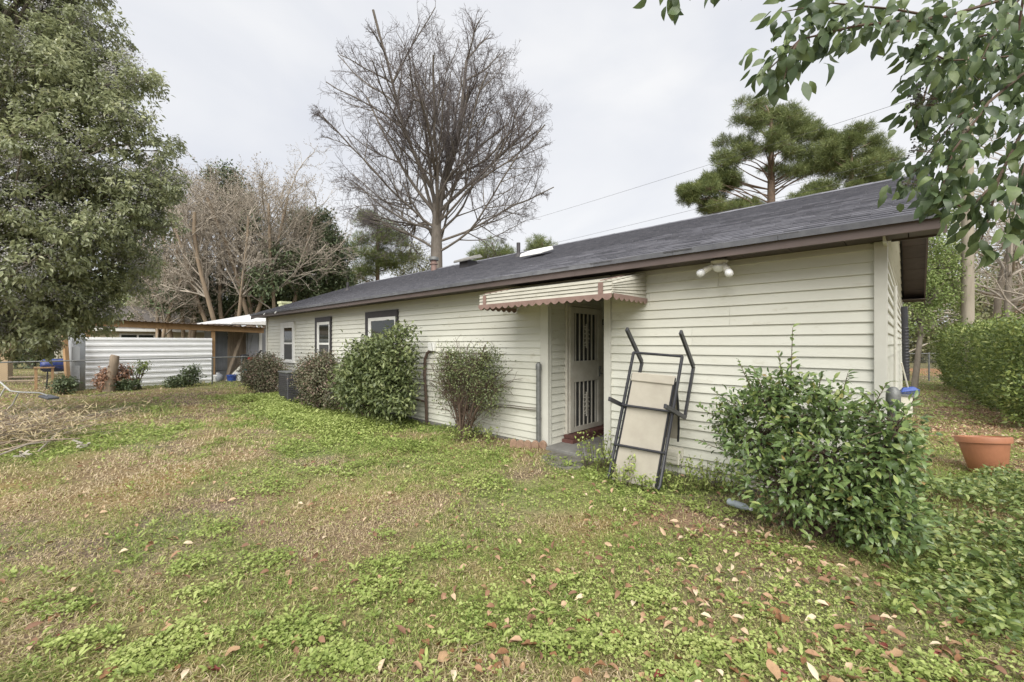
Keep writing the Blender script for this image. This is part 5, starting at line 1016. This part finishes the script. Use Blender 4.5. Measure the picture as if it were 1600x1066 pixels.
# clover and weed mats
PATCH = [(338,823,40,13),(298,882,36,18),(410,877,55,22),(325,920,45,14),(600,835,22,10),(790,812,26,11),(600,880,35,14),(575,915,50,22),(655,925,26,14),(480,985,75,32),(540,1030,75,34),(270,1005,70,40),(130,1000,55,20),(90,945,75,20),(700,860,50,14),(800,940,18,16),(860,900,40,14),(1250,870,55,14),(1290,890,30,12),(1405,905,30,13),(1430,940,35,14),(1530,930,60,22),(1560,975,60,24),(1480,890,50,15),(960,990,70,26),(1010,930,40,14),(1100,1010,40,14),(880,1000,50,20),(1050,1045,50,20),(720,1000,30,10),(1455,1050,50,14),(1150,800,60,12),(1080,785,60,12),(760,760,60,12),(1010,800,40,9),(420,760,50,12),(470,700,60,8),(520,735,50,10),(640,700,50,10)]
x, y, D = scatter(620000, 1.2, 22, 1.2, 1.35); n = len(x); edge = (vnoise(x, y, .15, 61)-.5)*.9; wt = np.zeros(n)
for px, py, a, b_ in PATCH: wt = np.maximum(wt, 1-sm(pell(x, y, px, py, a, b_)+edge, .75, 1.1))
g = green(x, y); wt = np.maximum(wt*1.0, sm(g+(vnoise(x, y, .3, 62)-.5)*.5, .35, 1.0)*.55); rr = (ca*(x-CAM[0])+sa*(y-CAM[1]))/np.maximum(D, .5); wt = np.maximum(wt, (.06+.30*sm(rr, -.3, .5))*sm(vnoise(x, y, .35, 63)+.3*vnoise(x, y, .1, 68), .45, .8))
k = rng.random(n) < wt*(.42+.62*vnoise(x, y, .09, 67)); x, y, D, wt = x[k], y[k], D[k], wt[k]; n = len(x); k_ = np.clip(D/3.4, 1, 3.2)
z = gh(x, y)+(.008+.075*vnoise(x, y, .13, 64)*np.clip(wt*1.3, .3, 1))*rng.random(n)**.6*np.sqrt(k_); ln_ = (.012+.016*rng.random(n)**1.3)*k_
dv = rng.normal(size=(n, 3))*np.array((1, 1, .25)); nm = np.array((0, 0, 1.))+rng.normal(size=(n, 3))*.33
tint = np.clip(.5*vnoise(x, y, .8, 65)+.25*vnoise(x, y, .2, 66)+.5*rng.random(n)-.08, 0, 1)
cl = kind(leaves('clover', np.stack([x, y, z], 1), dv, nm, ln_, ln_*.85, G['clover'], None, tint), 'stuff'); tag(cl, 'mats of bright green clover and chickweed in the lawn', 'ground cover')
# leafy rosette weeds through the lawn
x, y, D = scatter(5200, 1.7, 13, 1.1, 1.3); wv = .10+.9*green(x, y); kp = rng.random(len(x)) < wv*.5; x, y, D = x[kp], y[kp], D[kp]; per = 11; n = len(x)*per
az = rng.random(n)*2*PI; sc_ = np.repeat(.55+.8*rng.random(len(x)), per)*np.clip(np.repeat(D, per)/5, .8, 1.7); rad = .025*rng.random(n)*sc_
pos = np.stack([np.repeat(x, per)+rad*np.cos(az), np.repeat(y, per)+rad*np.sin(az), np.repeat(gh(x, y), per)+.045*rng.random(n)*sc_], 1); dv = np.stack([np.cos(az), np.sin(az), .25+.9*rng.random(n)], 1)
wd_ = kind(leaves('lawn_weeds', pos, dv, np.array((0, 0, 1.))+rng.normal(size=(n, 3))*.3, .048*sc_*(.6+.6*rng.random(n)), .017*sc_, G['clover'], None, np.clip(np.repeat(rng.random(len(x)), per)*.6+.3*rng.random(n), 0, 1), True), 'stuff'); tag(wd_, 'leafy green rosette weeds growing through the lawn', 'weeds')
# taller weeds along the wall and around the entry
def weeds(spots, seed, label, ln=.045, mat='clover', nm_='weed'):
    rng = np.random.default_rng(seed)
    for i, (x_, y_, h, r, c) in enumerate(spots):
        t = thing(nm_, label[i] if isinstance(label, list) else label, 'weed', (x_, y_, 0), 'weeds along the wall'); pos = []; s0 = []; s1 = []
        for k in range(c):
            a = rng.uniform(0, 2*PI); rr = r*rng.random()**.5; b0 = np.array((x_+rr*.5*math.cos(a), y_+rr*.5*math.sin(a), 0)); e = np.array((x_+rr*math.cos(a), y_+rr*math.sin(a), h*rng.uniform(.5, 1.1))); s0.append(b0); s1.append(e)
            for j in range(9): f = rng.uniform(.25, 1.05); pos.append(b0+(e-b0)*f+rng.normal(size=3)*.012)
        pos = np.array(pos); leaves('foliage', pos, rng.normal(size=pos.shape)+np.array((0, 0, .3)), np.array((0, 0, 1.))+rng.normal(size=pos.shape)*.5, ln*(.6+.7*rng.random(len(pos))), ln*.5, G[mat], t, rng.random(len(pos)), True)
        segs('stems', s0, s1, .003, .0015, m_brownstem, t)
weeds([(-2.62,-.42,.42,.26,30), (-2.05,-.82,.30,.16,16), (-1.62,-.45,.26,.22,20), (-1.42,-.25,.30,.25,22), (-1.15,-.2,.28,.22,18), (-4.55,-.3,.22,.2,14), (-4.95,-.5,.26,.35,34), (-1.85,-.72,.24,.18,14)], 121,
      ['leafy green weed clump at the foot of the entry trim', 'leafy weed growing up before the chaise sling', 'low weed clump right of the chaise foot', 'weed clump under the dryer vent', 'weed clump between the dryer vent and the leafy bush', 'small weed tuft between the thin shrub and the steel post', 'dense green weeds round the thin shrub stem', 'weed tuft at the chaise right foot'])
rng = np.random.default_rng(131); n = 60000; x = rng.uniform(-14.2, -5.6, n); y = rng.uniform(-2.2, -.25, n); mk = (1-sm(np.abs(y+1.15)/(.75+.3*vnoise(x, y, 1.1, 71)), .5, 1.1))*sm(vnoise(x, y, .5, 72), .12, .5); mk = mk*(1-sm(x, -7.6, -5.7))*sm(x, -14.2, -12.8); k = rng.random(n) < mk*.75; x, y, mk = x[k], y[k], mk[k]
pos = np.stack([x, y, gh(x, y)+.22*mk*vnoise(x, y, .6, 73)*rng.random(len(x))**.5+.02], 1)
o = kind(leaves('bright_ground_cover', pos, rng.normal(size=pos.shape)*np.array((1, 1, .4)), np.array((0, 0, 1.))+rng.normal(size=pos.shape)*.4, .05*(.6+.7*rng.random(len(x))), .03, G['clover'], None, np.clip(.35+.55*rng.random(len(x)), 0, 1)), 'stuff'); tag(o, 'bright green weedy ground cover in front of the wall shrubs', 'ground cover')
# fallen leaves
def dead_mesh(k, ln, wd, mat):
    rs = random.Random(k); V = []; Fc = []; cu = rs.uniform(.2, 1.1)*rs.choice((1, 1, -1)); cw = rs.uniform(.3, 1.3)
    for i in range(6):
        t = i/5; w = wd*.5*math.sin(PI*(.06+.90*t))**.8
        for j in (-1, 0, 1): V.append((j*w*math.cos(cw*.6*abs(j))*rs.uniform(.7, 1.15)+.12*ln*math.sin(2.5*t+k)*.5, t*ln+rs.uniform(-.04, .04)*ln, abs(j)*w*math.sin(cw*.8)+cu*ln*.5*(t-.5)**2+.004+rs.uniform(-.006, .006)))
    for i in range(5):
        for j in range(2): a = i*3+j; Fc.append((a, a+1, a+4, a+3))
    me = bpy.data.meshes.new('fallen_leaf'); me.from_pydata(V, [], Fc); me.polygons.foreach_set('use_smooth', [True]*len(Fc)); me.materials.append(mat); me.update(); return me
dm = {'brown': M('dead_leaf_brown', (.25,.125,.055), (.14,.07,.035), 40, .75, .2), 'tan': M('dead_leaf_tan', (.37,.24,.135), (.27,.17,.095), 40, .75, .2), 'red': M('dead_leaf_red', (.22,.05,.04), (.13,.035,.03), 40, .6, .2), 'pale': M('dead_leaf_pale', (.38,.37,.19), (.32,.32,.16), 40, .6, .1)}
dl = {'brown': 'curled russet-brown dead leaf lying on the lawn', 'tan': 'dry tan dead leaf lying on the lawn', 'red': 'dark red dead leaf lying on the lawn', 'pale': 'pale yellow-green fallen leaf lying on the lawn'}
dmesh = {c: [dead_mesh(k*7+len(c), .072, (.034, .05, .028, .058, .042, .04, .052)[k], dm[c]) for k in range(7)] for c in dm}
rng = np.random.default_rng(141); x, y, D = scatter(9000, 1.7, 9, 1.2, 1.3); li = litter(x, y); rr = (ca*(x-CAM[0])+sa*(y-CAM[1]))/np.maximum(D, .5)
wt = .10+.22*sm(rr, -.5, .6)+.75*li; kp = rng.random(len(x)) < wt*.75; x, y, D = x[kp], y[kp], D[kp]; od = np.argsort(D+rng.random(len(D))*.9); vis = od[:292]; oth = od[292:]
cs = rng.choice(['brown', 'tan', 'red', 'pale'], len(x), p=[.56, .31, .09, .04])
for i in vis:
    c = str(cs[i]); o = bpy.data.objects.new('fallen_leaf', dmesh[c][rng.integers(7)]); COL.objects.link(o); o.location = (x[i], y[i], gh(x[i], y[i])+.012); s = rng.uniform(.5, 1.15); o.scale = (s, s, s)
    o.rotation_euler = (rng.normal()*.35, rng.normal()*.35, rng.uniform(0, 6.28)); tag(o, dl[c], 'leaf', {'brown': 'russet fallen leaves', 'tan': 'tan fallen leaves', 'red': 'red fallen leaves', 'pale': 'pale fallen leaves'}[c])
xx = rng.uniform(.2, 5, 7000); yy = rng.uniform(1.0, 15, 7000); kp = rng.random(7000) < litter(xx, yy); x = np.r_[x[oth], xx[kp]]; y = np.r_[y[oth], yy[kp]]; n = len(x)
pos = np.stack([x, y, gh(x, y)+.012+.02*rng.random(n)], 1); o = kind(leaves('leaf_litter', pos, rng.normal(size=(n, 3))*np.array((1, 1, .3)), np.array((0, 0, 1.))+rng.normal(size=(n, 3))*.4, .06*(.6+.7*rng.random(n)), .032, G['dead'], None, rng.random(n)**1.5, True, .6), 'stuff'); tag(o, 'scattered dead leaf litter on the side yard ground', 'leaf litter')
pb_ = thing('plastic_bottle', 'crumpled clear plastic bottle lying under the left of the leafy bush', 'bottle', (-1.02, -.62, .03)); m_pet = M('clear_plastic', (.42,.47,.50), (.30,.35,.38), 20, .15, .2, 60, spec=.7)
TT = Matrix.Translation((-1.08, -.62, .05)) @ Matrix.Rotation(PI/2, 4, 'Y') @ Matrix.Rotation(.3, 4, 'X')
MB().lathe([(.0, 0), (.03, .0), (.034, .03), (.028, .06), (.034, .09), (.03, .12), (.033, .15), (.013, .19), (.013, .205)], 14, TT).build('body', m_pet, pb_, True); MB().lathe([(.015, .2), (.015, .22), (0, .22)], 12, TT).build('cap', m_white, pb_, True)
# ------------------------------------------------------------------ brush pile at the left
rng = np.random.default_rng(151); bpile = thing('brush_pile', 'heap of dry straw stems and cut branches at the lawn edge', 'brush pile', (*gp(35, 695), 0)); c0 = np.array((*gp(25, 690), 0)); s0, s1 = [], []
for k in range(520):
    a = rng.uniform(-.5, .5)+(PI if rng.random() < .4 else 0); p = c0+rt*(rng.normal()*.48-.2)+fw_*rng.normal()*.5; p[2] = rng.random()*.34; d_ = rt*math.cos(a)+fw_*math.sin(a)*.7+np.array((0, 0, rng.uniform(-.05, .45))); s0.append(p); s1.append(p+d_*rng.uniform(.2, .75))
kind(segs('stems', s0[:170], s1[:170], .0045, .002, m_tantwig, bpile), 'stuff'); kind(segs('dark_stems', s0[170:], s1[170:], .0045, .002, m_pinebark, bpile), 'stuff')
pos = np.array(s1)+rng.normal(size=(520, 3))*.05; pos = np.repeat(pos, 4, 0)+rng.normal(size=(2080, 3))*.1; pos[:, 2] = np.abs(pos[:, 2])*.8; kind(leaves('dry_leaves', pos, rng.normal(size=pos.shape), None, .12, .012, G['grass'], bpile, rng.random(len(pos))*.35), 'stuff')
for a, b_, r0 in (((0, 712), (125, 696), .016), ((-20, 726), (95, 698), .012), ((0, 700), (70, 704), .014), ((60, 712), (115, 672), .010), ((70, 690), (125, 660), .007), ((20, 672), (90, 690), .009)):
    p0 = np.array((*gp(*a), .06)); p1 = np.array((*gp(*b_), .10)); MB().tube([p0, (p0+p1)/2+np.array((0, 0, .06)), p1], [r0, r0*.9, r0*.6], 7).build('branch', m_oldwood if r0 > .012 else m_tantwig, bpile, True)
for px, py, lb in ((130, 700, 'pale splintered wood chunk at the tip of the brush pile'), (38, 716, 'pale splintered wood chunk below the brush pile')):
    c = gp(px, py); mb = MB(); rs = random.Random(px); b0 = Vector((c[0], c[1], .02))
    for k in range(7):
        a_ = b0+Vector((rs.uniform(-.05, .05), rs.uniform(-.05, .05), rs.uniform(0, .05))); mb.bar(a_, a_+Vector((rs.uniform(-.14, .14), rs.uniform(-.10, .10), rs.uniform(-.01, .07))), rs.uniform(.015, .04), rs.uniform(.008, .02))
    tag(mb.build('wood_chunk', m_sling), lb, 'wood')
for o in bpy.data.objects:
    if o.get('_l') is not None: del o['_l']
